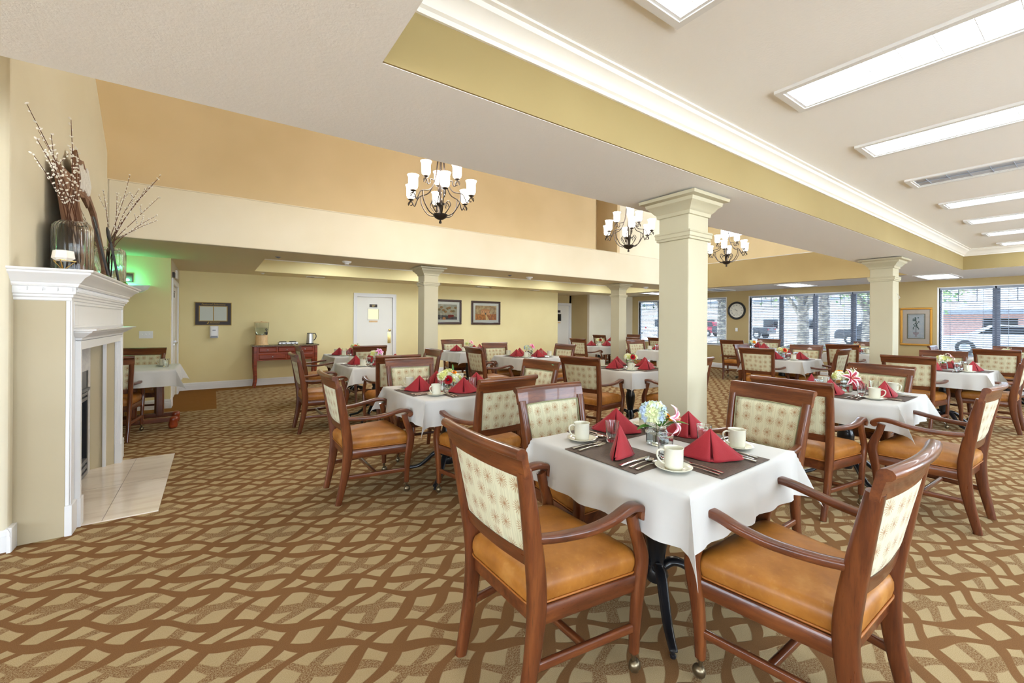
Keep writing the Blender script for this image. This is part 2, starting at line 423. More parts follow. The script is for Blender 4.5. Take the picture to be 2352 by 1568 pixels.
# low ceiling slabs
bx('ceiling_low_near', [(-6.2, -3.6, ZC, .53, 2.446, 2.95), (.53, 1.642, ZC, 11.24, 2.446, 2.95), (.53, -3.6, ZC, 11.24, -2.4, 2.95), (11.24, -3.6, ZC, 13.6, 2.446, 2.95), (11.44, 2.446, ZC, 13.6, 6.96, 2.95)], CEIL)
bx('ceiling_low_back', [(-6.2, 6.96, ZC, .68, 12.2, 2.95), (.68, 6.96, ZC, 11.5, 7.95, 2.95), (.68, 10.1, ZC, 11.5, 12.2, 2.95), (11.5, 6.96, ZC, 13.6, 12.2, 2.95)], CEILB)
bx('ceiling_tray', (.5, -2.45, 2.80, 11.3, 1.7, 2.949), CEIL)
bx('ceiling_tray_back', (.65, 7.9, 2.80, 11.6, 10.2, 2.949), CEILB)
bx('wall_tray_side', [(.53, 1.632, ZC + .002, 11.24, 1.6415, 2.8), (11.23, -2.4, ZC + .002, 11.2395, 1.632, 2.8)], TRAYP)
bx('wall_tray_side_back', [(.68, 10.09, ZC + .002, 11.5, 10.0995, 2.8), (11.49, 7.95, ZC + .002, 11.4995, 10.09, 2.8)], YELLOW)
# crown moulding: profile in (out, z)
CP = [(0, 0), (.012, 0), (.016, .018), (.03, .026), (.042, .05), (.07, .078), (.085, .084), (.09, .105), (.11, .108), (.11, .12), (0, .12)]
def crown(name, a, b, out, z0, m=CROWN, sc=1.0):
    A, B, O = Vector((*a, z0)), Vector((*b, z0)), Vector((*out, 0))
    mb = MB(); n = len(CP); vs = []
    for P in (A, B): vs += [P + O * (u * sc) + Vector((0, 0, w * sc)) for u, w in CP]
    mb.add(vs, [(i, (i + 1) % n, n + (i + 1) % n, n + i) for i in range(n)] + [tuple(range(n))[::-1], tuple(range(n, 2 * n))])
    return struct(name, mb, m, smooth=25)
crown('trim_1', (.53, 1.632), (11.23, 1.632), (0, -1), 2.68)
crown('trim_2', (11.23, -2.4), (11.23, 1.632), (-1, 0), 2.68)
crown('trim_3', (.68, 10.09), (11.49, 10.09), (0, -1), 2.68)
# upper hall: bands, ledges, walls
bx('wall_band_north', (-1.03, 6.9, ZC - .004, 11.48, 7.02, 3.10), CREAM, bevel=.012)
bx('wall_band_west', (-6.2, 6.9, ZC - .004, -1.03, 7.02, 3.10), CREAM)
bx('wall_band_east', (11.38, 2.446, ZC - .004, 11.5, 6.9, 3.095), GOLD)
bx('trim_ledge_north', (-6.2, 6.90, 3.10, 12.2, 7.42, 3.112), CREAM)
bx('trim_ledge_east', (11.375, 2.446, 3.095, 12.25, 6.90, 3.11), TRIM)
bx('wall_upper_north', [(-6.2, 7.4, 2.96, 7.70, 7.5, 5.3), (7.60, 7.5, 2.96, 7.70, 8.2, 5.3), (7.70, 8.1, 2.96, 8.48, 8.2, 5.3), (8.48, 7.4, 2.96, 8.58, 8.2, 5.3)], OCHRE)
bx('wall_upper_north_east', (8.58, 7.4, 2.96, 12.3, 7.5, 5.3), CREAM)  # paler paint on this stretch stands in for skylight falling on it
bx('wall_upper_east', [(12.2, 2.3, 2.96, 12.3, 7.4, 3.93), (12.2, 2.3, 5.1, 12.3, 7.4, 5.3), (12.2, 6.72, 3.93, 12.3, 7.4, 5.1), (12.2, 2.3, 3.93, 12.3, 3.0, 5.1)], OCHRE)
bx('wall_upper_south', (-6.2, 2.34, 2.95, 12.3, 2.446, 5.3), CREAM)
bx('wall_upper_west', (-6.3, 2.34, 2.4, -6.2, 7.5, 5.3), OCHRE)
bx('ceiling_high', (-6.3, 2.3, 5.2, 12.3, 8.3, 5.32), CEIL)
# chimney wall with raked top, corner towards the viewer rounded
mb = MB(); mb.prism([(3.93, 0), (6.12, 0), (6.12, 1.3), (6.85, 1.3), (6.85, 3.40), (5.1, 5.0), (3.93, 5.0)], -1.13, -1.03, 'x')
struct('wall_chimney', mb, CHIM, smooth=30, bevel=.022, seg=4)
bx('wall_left_return', (-6.2, 3.94, 0, -1.125, 4.03, 5.2), OCHRE)
bx('wall_chimney_back', (-3.2, 6.02, 0, -1.13, 6.12, ZC), CREAM)
bx('wall_alcove_side', (-3.3, 6.02, 0, -3.2, 8.9, ZC), YELLOW)
bx('wall_alcove', (-3.3, YA, 0, XA, YA + .09, ZC), YELLOW, bevel=0)
# wall with the white exit door, seen at a glancing angle
bx('wall_exit', [(XA - .1, YA + .09, 0, XA, 9.12, ZC), (XA - .1, 10.42, 0, XA, YB + .1, ZC), (XA - .1, 9.12, 2.05, XA, 10.42, ZC)], CREAM)
bx('wall_north', [(XA - .1, YB, 0, 2.93, YB + .1, ZC), (3.84, YB, 0, 9.54, YB + .1, ZC), (2.93, YB, 2.05, 3.84, YB + .1, ZC)], YELLOW)
bx('wall_recess', [(9.44, YB + .1, 0, 9.54, 11.95, ZC), (9.54, 11.85, 2.06, 11.04, 11.95, ZC), (9.54, 11.85, 0, 10.02, 11.95, ZC), (10.95, 11.85, 0, 11.14, 11.95, ZC), (11.04, YB + .1, 0, 11.14, 11.85, ZC)], GOLD)
bx('wall_north_east', (11.04, YB, 0, XW, YB + .1, ZC), CREAM)
# window wall
WZ0, WZ1 = .74, 2.25
WINS = [(7.2, 10.59), (3.06, 6.46), (-1.08, 2.32)]
eb = [(XW, -3.6, 0, XW + .16, YB + .1, WZ0), (XW, -3.6, WZ1, XW + .16, YB + .1, ZC)]
ys = [-3.6] + [v for w in reversed(WINS) for v in w] + [YB + .1]
for a, b in zip(ys[0::2], ys[1::2]): eb.append((XW, a, WZ0, XW + .16, b, WZ1))
bx('wall_east', eb, GOLD)
# walls behind and beside the viewer, with the daylight windows of that side
SW = [(-5.2, -2.2), (-1.0, 2.4), (3.6, 7.0), (8.2, 11.6)]
sb = [(-6.2, -3.6, 0, 13.4, -3.44, .62), (-6.2, -3.6, 2.28, 13.4, -3.44, ZC)]
xs = [-6.2] + [v for w in SW for v in w] + [13.4]
for a, b in zip(xs[0::2], xs[1::2]): sb.append((a, -3.6, .62, b, -3.44, 2.28))
bx('wall_south', sb, CREAM)
bx('wall_west', [(-6.3, -3.6, 0, -6.2, 4.0, .62), (-6.3, -3.6, 2.28, -6.2, 4.0, ZC), (-6.3, -3.6, .62, -6.2, -2.4, 2.28), (-6.3, 3.0, .62, -6.2, 4.0, 2.28)], CREAM)
bx('wall_back_outer', (-6.3, 12.1, 0, 13.5, 12.2, ZC), CREAM)
# south and west window frames
def plain_window(name, p0, p1, axis):
    mb = MB(); n = 4
    for i in range(n + 1):
        v = p0 + (p1 - p0) * i / n
        if axis == 'x': mb.box(v - .03, -3.55, .62, v + .03, -3.49, 2.28)
        else: mb.box(-6.28, v - .03, .62, -6.22, v + .03, 2.28)
    for z in (.62, 2.22):
        if axis == 'x': mb.box(p0, -3.55, z, p1, -3.49, z + .06)
        else: mb.box(-6.28, p0, z, -6.22, p1, z + .06)
    struct(name, mb, TRIM, smooth=0)
for i, (a, b) in enumerate(SW): plain_window('window_%d' % (i + 4), a, b, 'x')
plain_window('window_8', -2.4, 3.0, 'y')
# baseboards
def baseboard(name, runs):
    mb = MB()
    prof = [(0, 0), (.018, 0), (.018, .095), (.014, .10), (.014, .125), (.006, .145), (0, .15)]
    for a, b, out in runs:
        A, B, O = Vector((*a, 0)), Vector((*b, 0)), Vector((*out, 0)); n = len(prof); vs = []
        for P in (A, B): vs += [P + O * u + Vector((0, 0, w)) for u, w in prof]
        mb.add(vs, [(i, (i + 1) % n, n + (i + 1) % n, n + i) for i in range(n)] + [tuple(range(n))[::-1], tuple(range(n, 2 * n))])
    return struct(name, mb, TRIM, smooth=20)
baseboard('baseboard_left', [((-1.03, 3.90), (-1.03, 4.0), (1, 0)), ((-6.1, 3.94), (-1.012, 3.94), (0, -1))])
mb = MB(); mb.box(-1.03, 3.905, 0, -1.008, 3.998, .15); struct('baseboard_chimney', mb, TRIM, smooth=0, bevel=.005)
baseboard('baseboard_alcove', [((-3.2, YA), (XA, YA), (0, -1)), ((XA, YA - .018), (XA, 9.04), (1, 0)), ((XA, 10.5), (XA, YB), (1, 0))])
baseboard('baseboard_north', [((XA, YB), (2.85, YB), (0, -1)), ((3.92, YB), (9.54, YB), (0, -1)), ((11.04, YB), (XW, YB), (0, -1)), ((11.04, YB), (11.04, 11.85), (-1, 0))])
baseboard('baseboard_east', [((XW, -3.4), (XW, YB), (-1, 0))])
# columns with crown capital, collar and corner beads
def column(i, x, y, w=.27, cw=.50, bw=.27):
    h = w / 2; mb = MB(); mb.box(x - h, y - h, 0, x + h, y + h, ZC - .01)
    c = struct('column_%d' % i, mb, COLM, smooth=0, bevel=.012, seg=3)
    m2 = MB(); prof = [(0, 0), (.01, .004), (.014, .03), (.03, .045), (.05, .075), (.072, .09), (.078, .115), (.11, .125), (.115, .148)]
    k = (cw / 2 - h) / .115
    def ring(pr, z0, kk):
        vs = []
        for u, z in pr:
            d = h + u * kk + .0005
            vs += [(x - d, y - d, z0 + z), (x + d, y - d, z0 + z), (x + d, y + d, z0 + z), (x - d, y + d, z0 + z)]
        n = len(pr)
        return vs, [(a * 4 + j, a * 4 + (j + 1) % 4, (a + 1) * 4 + (j + 1) % 4, (a + 1) * 4 + j) for a in range(n - 1) for j in range(4)] + [(3, 2, 1, 0), tuple((n - 1) * 4 + j for j in range(4))]
    m2.add(*ring(prof, ZC - .16, k)); struct('column_capital', m2, COLM, c, smooth=25)
    m3 = MB(); m3.add(*ring([(0, 0), (.012, .004), (.012, .02), (.02, .024), (.02, .05), (.026, .056), (.02, .07), (0, .072)], 2.085, 1)); struct('column_collar', m3, COLM, c, smooth=25)
    return c
column(1, 3.12, 2.03); column(2, 3.27, 7.38, .28, .52); column(3, 8.63, 7.47, .28, .5); column(4, 8.45, 2.07, .28, .52)

# ---------------------------------------------------------------- doors
def casing(mb, x0, x1, z1, y, t=.018, w=.085):
    """flat two step door casing on a wall facing -Y at y"""
    for a, b, c, d in ((x0 - w, x0, 0, z1 + w), (x1, x1 + w, 0, z1 + w), (x0, x1, z1, z1 + w)):
        mb.box(a, y - t, c, b, y + .002, d)
    o = .026
    for a, b, c, d in ((x0 - w, x0 - w + o, 0, z1 + w), (x1 + w - o, x1 + w, 0, z1 + w), (x0 - w + o, x1 + w - o, z1 + w - o, z1 + w)):
        mb.box(a, y - t - .008, c, b, y - t, d)
def RX(d): return Matrix.Rotation(R(d), 4, 'X')
def RZ(d): return Matrix.Rotation(R(d), 4, 'Z')
def T(*v): return Matrix.Translation(v)
def door(name, x0, x1, z1, y, yl, glassmat, mirror=False):
    mb = MB(); wx0, wx1, wz0, wz1 = (x0 + .275, x0 + .555, 1.475, 1.745)
    mb.box(x0 + .004, yl, .008, wx0, yl + .044, z1 - .004); mb.box(wx1, yl, .008, x1 - .004, yl + .044, z1 - .004)
    mb.box(wx0, yl, .008, wx1, yl + .044, wz0); mb.box(wx0, yl, wz1, wx1, yl + .044, z1 - .004)
    d = struct(name, mb, DOORM, smooth=0)
    m = MB(); casing(m, x0, x1, z1, y); struct('door_frame', m, TRIM, d, smooth=0)
    m = MB(); m.box(x0 - .004, y, 0, x0 + .002, y + .1, z1 + .003); m.box(x1 - .002, y, 0, x1 + .004, y + .1, z1 + .003); m.box(x0, y, z1 - .002, x1, y + .1, z1 + .004); struct('door_jamb', m, TRIM, d, smooth=0)
    m = MB()
    for a, b, c, e in ((wx0 - .012, wx0 + .006, wz0 - .012, wz1 + .012), (wx1 - .006, wx1 + .012, wz0 - .012, wz1 + .012), (wx0, wx1, wz0 - .012, wz0 + .006), (wx0, wx1, wz1 - .006, wz1 + .012)): m.box(a, yl - .008, c, b, yl + .002, e)
    struct('window_bead', m, DOORM, d, smooth=0)
    m = MB(); m.box(wx0, yl + .016, wz0, wx1, yl + .024, wz1); struct('vision_pane', m, glassmat, d, smooth=0)
    return d, wx0, wx1
GLOWWALL = mat('glowing_pantry_wall', srgb(238, 236, 214), .6, emit=srgb(238, 236, 214), estr=.55)
d1, a, b = door('door_1', 2.93, 3.84, 2.05, YB, YB + .03, GLASS)
m = MB(); m.box(3.245, YB + .022, 1.785, 3.44, YB + .03, 1.862); sg = struct('door_sign', m, SIGNB, d1, smooth=0, label='small dark sign plate on the door')
for k, (s, w) in enumerate((('Caution', 0), ('Door', 0))):
    text('lettering', s, .026, BRASS, sg, T(3.342, YB + .0215, 1.838 - .032 * k) @ RX(90))
m = MB(); m.box(3.235, YB + .024, 1.402, 3.45, YB + .03, 1.446); struct('door_label', m, BAMBOO, d1, smooth=0)
m = MB(); m.lathe([(.0, -.055), (.022, -.052), (.031, -.036), (.024, -.018), (.012, -.012), (.03, -.004), (.03, 0)], 20, (3.763, YB + .03, 1.205), RX(-90) @ Matrix.Scale(-1, 4, (0, 0, 1)) if False else Matrix.Rotation(R(-90), 3, 'X').to_4x4())
struct('knob', m, BRASS, d1)
m = MB(); m.box(3.715, YB + .024, .86, 3.798, YB + .03, 1.155); struct('push_plate', m, BRASS, d1, smooth=0)
# corridor wall seen through the door pane, made to glow like a lit room
bx('wall_pantry', [(2.4, 11.7, 0, 5.0, 11.78, 2.3)], GLOWWALL)
d2, a, b = door('door_2', 10.02, 10.95, 2.06, 11.85, 11.88, FGLASS)
for nm, z0, z1, mm in (('door_sign', 1.79, 1.875, SIGNB), ('door_label', 1.40, 1.445, BAMBOO)):
    m = MB(); m.box(10.33, 11.872, z0, 10.53, 11.88, z1); struct(nm, m, mm, d2, smooth=0)
# glancing exit door in the side wall: built facing +X
m = MB(); m.box(XA - .075, 9.125, .008, XA - .03, 10.415, 2.045); d3 = struct('door_3', m, DOORM, smooth=0)
m = MB()
for a, b, c, e in ((9.04, 9.12, 0, 2.135), (10.42, 10.5, 0, 2.135), (9.12, 10.42, 2.05, 2.135)): m.box(XA - .002, a, c, XA + .02, b, e)
struct('door_frame', m, TRIM, d3, smooth=0)
m = MB(); m.box(XA - .03, 9.25, .98, XA + .012, 9.31, 1.05); m.box(XA - .03, 10.0, .98, XA + .012, 10.06, 1.05); m.box(XA + .008, 9.25, 1.0, XA + .03, 10.06, 1.03); struct('push_bar', m, BRUSH, d3, smooth=0)
m = MB(); m.box(XA - .032, 9.2, 1.82, XA + .02, 9.42, 1.9); m.box(XA - .01, 9.42, 1.93, XA + .004, 9.8, 1.945); struct('door_closer', m, FGREY, d3, smooth=0)
m = MB(); m.box(XA - .029, 9.45, 1.35, XA - .026, 9.75, 1.62); struct('paper_notice', m, PAPER, d3, smooth=0)

# ---------------------------------------------------------------- windows, sills, blinds
def clearmat(name, tint, rough=.03):
    m = bpy.data.materials.new(name); m.use_nodes = True; nt = NT(m); nt.n.remove(nt.n['Principled BSDF'])
    tr = nt.new('ShaderNodeBsdfTransparent'); tr.inputs[0].default_value = (*tint, 1); gs = nt.new('ShaderNodeBsdfGlossy'); gs.inputs['Roughness'].default_value = rough
    fr = nt.new('ShaderNodeFresnel'); fr.inputs[0].default_value = 1.45; mx = nt.new('ShaderNodeMixShader'); nt.put(mx.inputs[0], fr.outputs[0]); nt.l.new(tr.outputs[0], mx.inputs[1]); nt.l.new(gs.outputs[0], mx.inputs[2]); nt.l.new(mx.outputs[0], nt.n['Material Output'].inputs[0]); return m
TINTED = clearmat('view_dimming_glass', (.52, .55, .58))  # tint added to dim the bright view outside
for wi, (y0, y1) in enumerate(WINS):
    m = MB(); n = 4; st = (y1 - y0) / n
    for i in range(n + 1):
        v = y0 + st * i; h = .055 if 0 < i < n else .03
        m.box(XW + .07, v - h if i else v, WZ0, XW + .13, v + h if i < n else v, WZ1)
    for z in (WZ0, WZ1 - .04): m.box(XW + .07, y0, z, XW + .13, y1, z + .04)
    for i in range(n):
        m.box(XW + .09, y0 + st * i, 1.93, XW + .11, y0 + st * (i + 1), 1.95)
        for q in (.33, .66): m.box(XW + .095, y0 + st * (i + q) - .006, 1.95, XW + .105, y0 + st * (i + q) + .006, WZ1)
    w = struct('window_%d' % (wi + 1), m, BACKLIT, smooth=0)
    for i in range(n):
        m = MB(); m.box(XW + .0995, y0 + st * i + .05, WZ0 + .04, XW + .1005, y0 + st * (i + 1) - .05, WZ1 - .04); struct('pane', m, TINTED, w, smooth=0)
    m = MB(); m.box(XW - .02, y0 - .02, WZ0 - .025, XW + .08, y1 + .02, WZ0 + .004); struct('window_sill', m, TRIM, w, smooth=0, bevel=.004)
    m = MB(); m.box(XW - .004, y0 - .03, WZ0, XW + .07, y0, WZ1 + .02); m.box(XW - .004, y1, WZ0, XW + .07, y1 + .03, WZ1 + .02); m.box(XW - .004, y0, WZ1, XW + .07, y1, WZ1 + .02); struct('window_reveal', m, TRIM, w, smooth=0)
for wi, (y0, y1) in enumerate(WINS):
    n = 4; st = (y1 - y0) / n
    for i in range(n):
        a, b = y0 + st * i + .012, y0 + st * (i + 1) - .012
        pn = ('nearest pane', 'second pane', 'third pane', 'farthest pane')[i]
        t = thing('window_blind', 'white slatted blind, %s of the %s' % (pn, ('corner window left of the clock', 'middle window right of the clock', 'window beside the gold framed print')[wi]), 'blind', (XW + .03, (a + b) / 2, WZ1), 0, 'white slatted blinds in the windows')
        hw = (b - a) / 2
        m = MB(); m.box(-.024, -hw, -.05, .024, hw, 0); m.obj('headrail', BLIND, t, smooth=0, bevel=.004)
        m = MB(); ns = 31
        for k in range(ns):
            z = -.075 - k * (1.40 / (ns - 1)); m.cbox((0, 0, z), (.023, hw - .006, .0013), Matrix.Rotation(R(-20), 3, 'Y'))
        m.obj('slats', BLIND, t, smooth=0)
        m = MB(); m.box(-.024, -hw, -1.505, .024, hw, -1.488); m.obj('bottom_rail', BLIND, t, smooth=0)
        m = MB()
        for q in (-.6, .6): m.box(-.025, q * hw - .004, -1.49, -.0245, q * hw + .004, -.05)
        m.obj('ladder_tape', BLIND, t, smooth=0)

# ---------------------------------------------------------------- ceiling fixtures
FXN = ['largest, over the near tables', 'second in the row from the viewer', 'third in the row, unlit lens', 'fourth in the row from the viewer', 'fifth in the row from the viewer', 'sixth in the row from the viewer', 'seventh in the row from the viewer', 'last in the row by the windows']
def trough(name, loc, w, l, lit, label, grp, cells, lens=None):
    t = thing(name, label, 'ceiling light', loc, 0, grp)
    m = MB(); a, b = w / 2, l / 2
    for q in ((-a, -b, a, -b + .035), (-a, b - .035, a, b), (-a, -b + .035, -a + .035, b - .035), (a - .035, -b + .035, a, b - .035)): m.box(q[0], q[1], -.018, q[2], q[3], 0)
    for q in ((-a + .035, -b + .035, a - .035, -b + .05), (-a + .035, b - .05, a - .035, b - .035), (-a + .035, -b + .05, -a + .05, b - .05), (a - .05, -b + .05, a - .035, b - .05)): m.box(q[0], q[1], -.011, q[2], q[3], 0)
    m.obj('trim_frame', TRIM, t, smooth=0)
    m = MB(); m.box(-a + .05, -b + .05, -.004, a - .05, b - .05, -.001); m.obj('diffuser', (lens or LENS) if lit else LENSB, t, smooth=0)
    m = MB()
    for k in range(1, cells): y = -b + l * k / cells; m.box(-a + .05, y - .0015, -.009, a - .05, y + .0015, -.004)
    m.box(-.0015, -b + .05, -.009, .0015, b - .05, -.004)
    m.obj('louver', BLIND if not lit else TRIM, t, smooth=0)
    return t
for i in range(8):
    trough('ceiling_light', (1.555 + 1.328 * i, 1.17 - 1.2, 2.80), .37, 2.4, i != 3, 'long recessed ceiling light in the raised tray, %s' % FXN[i], 'long ceiling lights in the raised tray', 18)
for k, y in enumerate((9.0, 6.9, 4.78, 2.15, -.4)):
    trough('ceiling_panel_light', (12.3, y, ZC), 1.15, .56, k != 1, 'square recessed light in the low ceiling by the windows, %s' % ('nearest the far corner', 'above the wall clock area', 'above the middle window', 'next to the tray edge', 'beyond the tray edge')[k], 'recessed lights along the window wall', 4)
for k, (x, y, nm) in enumerate(((1.9, 10.55, 'above the menu board end'), (4.8, 10.5, 'above the framed paintings'), (8.18, 10.5, 'before the recessed door'), (6.3, 10.5, 'right of the framed paintings'))):
    t = thing('ceiling_vent', 'small white ceiling air vent %s' % nm, 'vent', (x, y, ZC), 0, 'ceiling vents along the back wall')
    m = MB(); m.box(-.19, -.08, -.012, .19, .08, 0); m.obj('vent_frame', TRIM, t, smooth=0)
    m = MB(); m.box(-.16, -.055, -.014, -.02, .055, -.011); m.obj('vent_slots', FGREY, t, smooth=0)
for k, (x, y, nm) in enumerate(((1.83, 7.45, 'above the console end'), (5.75, 7.53, 'above the pink lily table'), (9.9, 7.6, 'beyond the far column'))):
    t = thing('smoke_detector', 'white round smoke detector %s' % nm, 'smoke detector', (x, y, ZC), 0, 'smoke detectors on the low ceiling')
    m = MB(); m.lathe([(.075, 0), (.075, -.012), (.06, -.03), (.0, -.032)][::-1], 24); m.obj('base', WHITEP, t)
    m = MB(); m.lathe([(.0, -.055), (.032, -.052), (.04, -.03)], 20); m.obj('sensor', WHITEP, t)
for k, (x, y, nm) in enumerate(((.83, 7.6, 'left of the console detector'), (.85, 10.4, 'above the hand sanitizer'), (5.2, 7.5, 'beside the middle detector'), (9.2, 7.6, 'beside the far detector'), (6.6, 10.5, 'near the paintings'))):
    t = MB().lathe([(0, -.022), (.02, -.02), (.03, -.006), (.045, -.004), (.045, .002)], 16, (x, y, ZC)).obj('sprinkler_head', FGREY if k % 2 == 0 else WHITEP)
    tag(t, 'small round sprinkler cap on the low ceiling, %s' % nm, 'sprinkler', 'sprinkler caps on the low ceiling')

# ================================================================ CAMERA, WORLD, LIGHT
cam = bpy.data.cameras.new('camera'); co = bpy.data.objects.new('camera', cam); COL.objects.link(co)
fa = R(54.93); r = math.atan(.0061)
F = Vector((cos(fa), sin(fa), 0)); R0 = Vector((sin(fa), -cos(fa), 0)); Zv = Vector((0, 0, 1))
Rv = R0 * cos(r) + Zv * sin(r); Uv = Zv * cos(r) - R0 * sin(r)
Mx = Matrix((Rv, Uv, -F)).transposed().to_4x4(); Mx.translation = (0, 0, 1.435)
co.matrix_world = Mx
cam.sensor_width = 36; cam.lens = 977 / 2352 * 36; cam.shift_y = -(784 - 739) / 2352; cam.clip_start = .05; cam.clip_end = 300
S.camera = co
w = bpy.data.worlds.new('world'); S.world = w; w.use_nodes = True
wn = w.node_tree.nodes['Background']; wn.inputs[0].default_value = (.72, .85, 1, 1); wn.inputs[1].default_value = 9.5
def alight(name, typ, loc, power, color=(1, 1, 1), size=.3, rot=None, **k):
    l = bpy.data.lights.new(name, typ); l.energy = power; l.color = color
    if typ == 'AREA': l.shape = 'RECTANGLE'; l.size = size[0]; l.size_y = size[1]
    elif typ == 'POINT': l.shadow_soft_size = size
    elif typ == 'SUN': l.angle = size
    o = bpy.data.objects.new(name, l); COL.objects.link(o); o.location = loc
    if rot: o.rotation_euler = rot
    return o
# sky portals in the window openings
def portal(loc, size, rot):
    o = alight('sky_portal', 'AREA', loc, 1, size=size, rot=rot); o.data.cycles.is_portal = True
for a, b in WINS: portal((XW + .2, (a + b) / 2, 1.5), (1.5, b - a), (0, R(90), 0))
for a, b in SW: portal(((a + b) / 2, -3.62, 1.45), (b - a, 1.66), (R(90), 0, 0))
portal((-6.32, .3, 1.45), (1.66, 5.4), (0, R(-90), 0))
portal((12.33, 4.86, 4.52), (1.17, 3.7), (0, R(90), 0))
S.view_settings.view_transform = 'Standard'; S.view_settings.look = 'None'; S.view_settings.gamma = 1
S.view_settings.exposure = 0.56
S.cycles.max_bounces = 10; S.cycles.diffuse_bounces = 5; S.cycles.glossy_bounces = 4; S.cycles.transmission_bounces = 8; S.cycles.transparent_max_bounces = 8
S.cycles.sample_clamp_indirect = 6; S.cycles.caustics_reflective = False; S.cycles.caustics_refractive = False
S.cycles.use_denoising = True
# ================================================================ DINING ARMCHAIR (local: faces +X, origin on the floor between the feet)
def lerp(a, b, t): return a + (b - a) * t
def interp(tab, z):
    for (z0, *a), (z1, *b) in zip(tab, tab[1:]):
        if z <= z1: t = (z - z0) / (z1 - z0); return [lerp(p, q, t) for p, q in zip(a, b)]
    return list(tab[-1][1:])
# rear post: z, x, y, half depth, half width
POST = [(0, -.262, .213, .023, .018), (.10, -.240, .216, .026, .018), (.22, -.215, .220, .030, .019), (.36, -.198, .224, .035, .021), (.46, -.197, .228, .037, .021),
        (.56, -.208, .233, .036, .022), (.68, -.228, .239, .033, .023), (.80, -.250, .246, .029, .023), (.93, -.276, .252, .024, .023)]
def chair_proto():
    t = thing('dining_armchair', '', 'chair')
    for s in (-1, 1):
        m = MB(); pts = [(x, s * y, z) for z, x, y, hd, hw in POST]
        m.sweep(smoothpath(pts, 3), [rrect(*(lambda q: (q[3], q[2]))(interp(POST, p.z)), .25, 3) for p in smoothpath(pts, 3)], side=(0, 1, 0))
        # section: a along Y (half width), b across (half depth)
        m = MB(); sp = smoothpath(pts, 3); secs = []
        for p in sp:
            x, y, hd, hw = interp(POST, max(0, min(.93, p.z))); secs.append(rrect(hw, hd, .3, 3))
        m.sweep(sp, secs, side=(0, 1, 0)); m.obj('back_post', WOODZ, t, smooth=50)
        # front leg, S-shaped, carries the arm
        FL = [(.10, .262, .285, .019), (.20, .263, .288, .022), (.32, .272, .292, .027), (.42, .288, .295, .031), (.48, .293, .296, .030), (.54, .278, .293, .026), (.60, .255, .290, .023), (.665, .238, .288, .023)]
        pts = [(x, s * y, z) for z, x, y, h in FL]; sp = smoothpath(pts, 4)
        m = MB(); m.sweep(sp, [rrect(.0175, interp(FL, max(.1, min(.665, p.z)))[2], .3, 3) for p in sp], side=(0, 1, 0)); leg = m.obj('leg', WOODZ, t, smooth=50)
        m = MB(); c = (.262, s * .285, 0)
        m.lathe([(0, .10), (.011, .10), (.012, .088), (.008, .08), (.008, .066), (0, .066)], 12, c)
        m.ball((.262 + .006, s * .285, .042), .027, 12, 8, (1, .85, 1.02)); cs = m.obj('caster', CASTER, leg, smooth=60)
        # armrest
        A = [(-.215, .236, .672), (-.12, .262, .665), (0, .292, .668), (.10, .305, .682), (.17, .303, .696), (.22, .298, .70), (.262, .294, .692), (.288, .292, .672), (.29, .292, .655)]
        sp = smoothpath([(x, s * y, z) for x, y, z in A], 5); n = len(sp)
        m = MB(); m.sweep(sp, [rrect(lerp(.019, .028, min(1, i / n * 1.4)), .0155 if i < n - 6 else .0165, .32, 4) for i in range(n)], side=(0, 1, 0)); arm = m.obj('armrest', WOODX, t, smooth=55)
        m.tube([(.278, s * (.292 - .028), .662), (.278, s * (.292 + .028), .662)], .021, 16)
        arm.data = m.mesh('armrest', WOODX, smooth=55)
        # side stretcher
        m = MB(); m.sweep([(-.222, s * .219, .205), (.265, s * .289, .205)], rrect(.011, .017, .3, 3), side=(0, 1, 0)); m.obj('stretcher', WOODX, t, smooth=50)
    m = MB(); m.sweep([(.02, -.253, .205), (.02, .253, .205)], rrect(.013, .014, .3, 3), side=(1, 0, 0)); m.obj('stretcher', WOODY, t, smooth=50)
    # seat frame
    m = MB()
    for s in (-1, 1): m.sweep([(-.19, s * .221, .383), (.275, s * .286, .383)], rrect(.011, .034, .15, 2), side=(0, 1, 0))
    m.box(.258, -.28, .349, .281, .28, .417); m.box(-.20, -.215, .349, -.18, .215, .417); m.box(-.19, -.215, .40, .265, .215, .412)
    m.obj('seat_frame', WOODX, t, smooth=50)
    # cushion: trapezoid with crowned top and rolled edges
    def outline(n=12):
        P = []; cr = .045
        cs = [(-.215 + cr, -.222 + cr, 180), (.292 - cr, -.283 + cr, 270), (.292 - cr, .283 - cr, 0), (-.215 + cr, .222 - cr, 90)]
        for i, (x, y, a0) in enumerate(cs):
            for k in range(5): a = R(a0 + 90 * k / 4); P.append((x + cr * cos(a), y + cr * sin(a)))
            nx = cs[(i + 1) % 4]; a = R(a0 + 90); x1, y1 = x + cr * cos(a), y + cr * sin(a); x2, y2 = nx[0] + cr * cos(a), nx[1] + cr * sin(a)
            for k in range(1, 6): P.append((lerp(x1, x2, k / 6), lerp(y1, y2, k / 6)))
        return P
    O = outline(); n = len(O); m = MB(); rings = []
    cx = .04
    for sc, z in ((.96, .415), (.99, .418), (1.0, .432), (1.018, .452), (1.016, .475), (.985, .496), (.90, .511), (.75, .520), (.5, .527), (.25, .530)):
        rings.append([(cx + (x - cx) * sc, y * sc, z) for x, y in O])
    vs = [v for rg in rings for v in rg] + [(cx, 0, .531)]
    fs = [(i * n + j, i * n + (j + 1) % n, (i + 1) * n + (j + 1) % n, (i + 1) * n + j) for i in range(len(rings) - 1) for j in range(n)]
    fs += [((len(rings) - 1) * n + j, (len(rings) - 1) * n + (j + 1) % n, len(rings) * n) for j in range(n)] + [tuple(range(n))[::-1]]
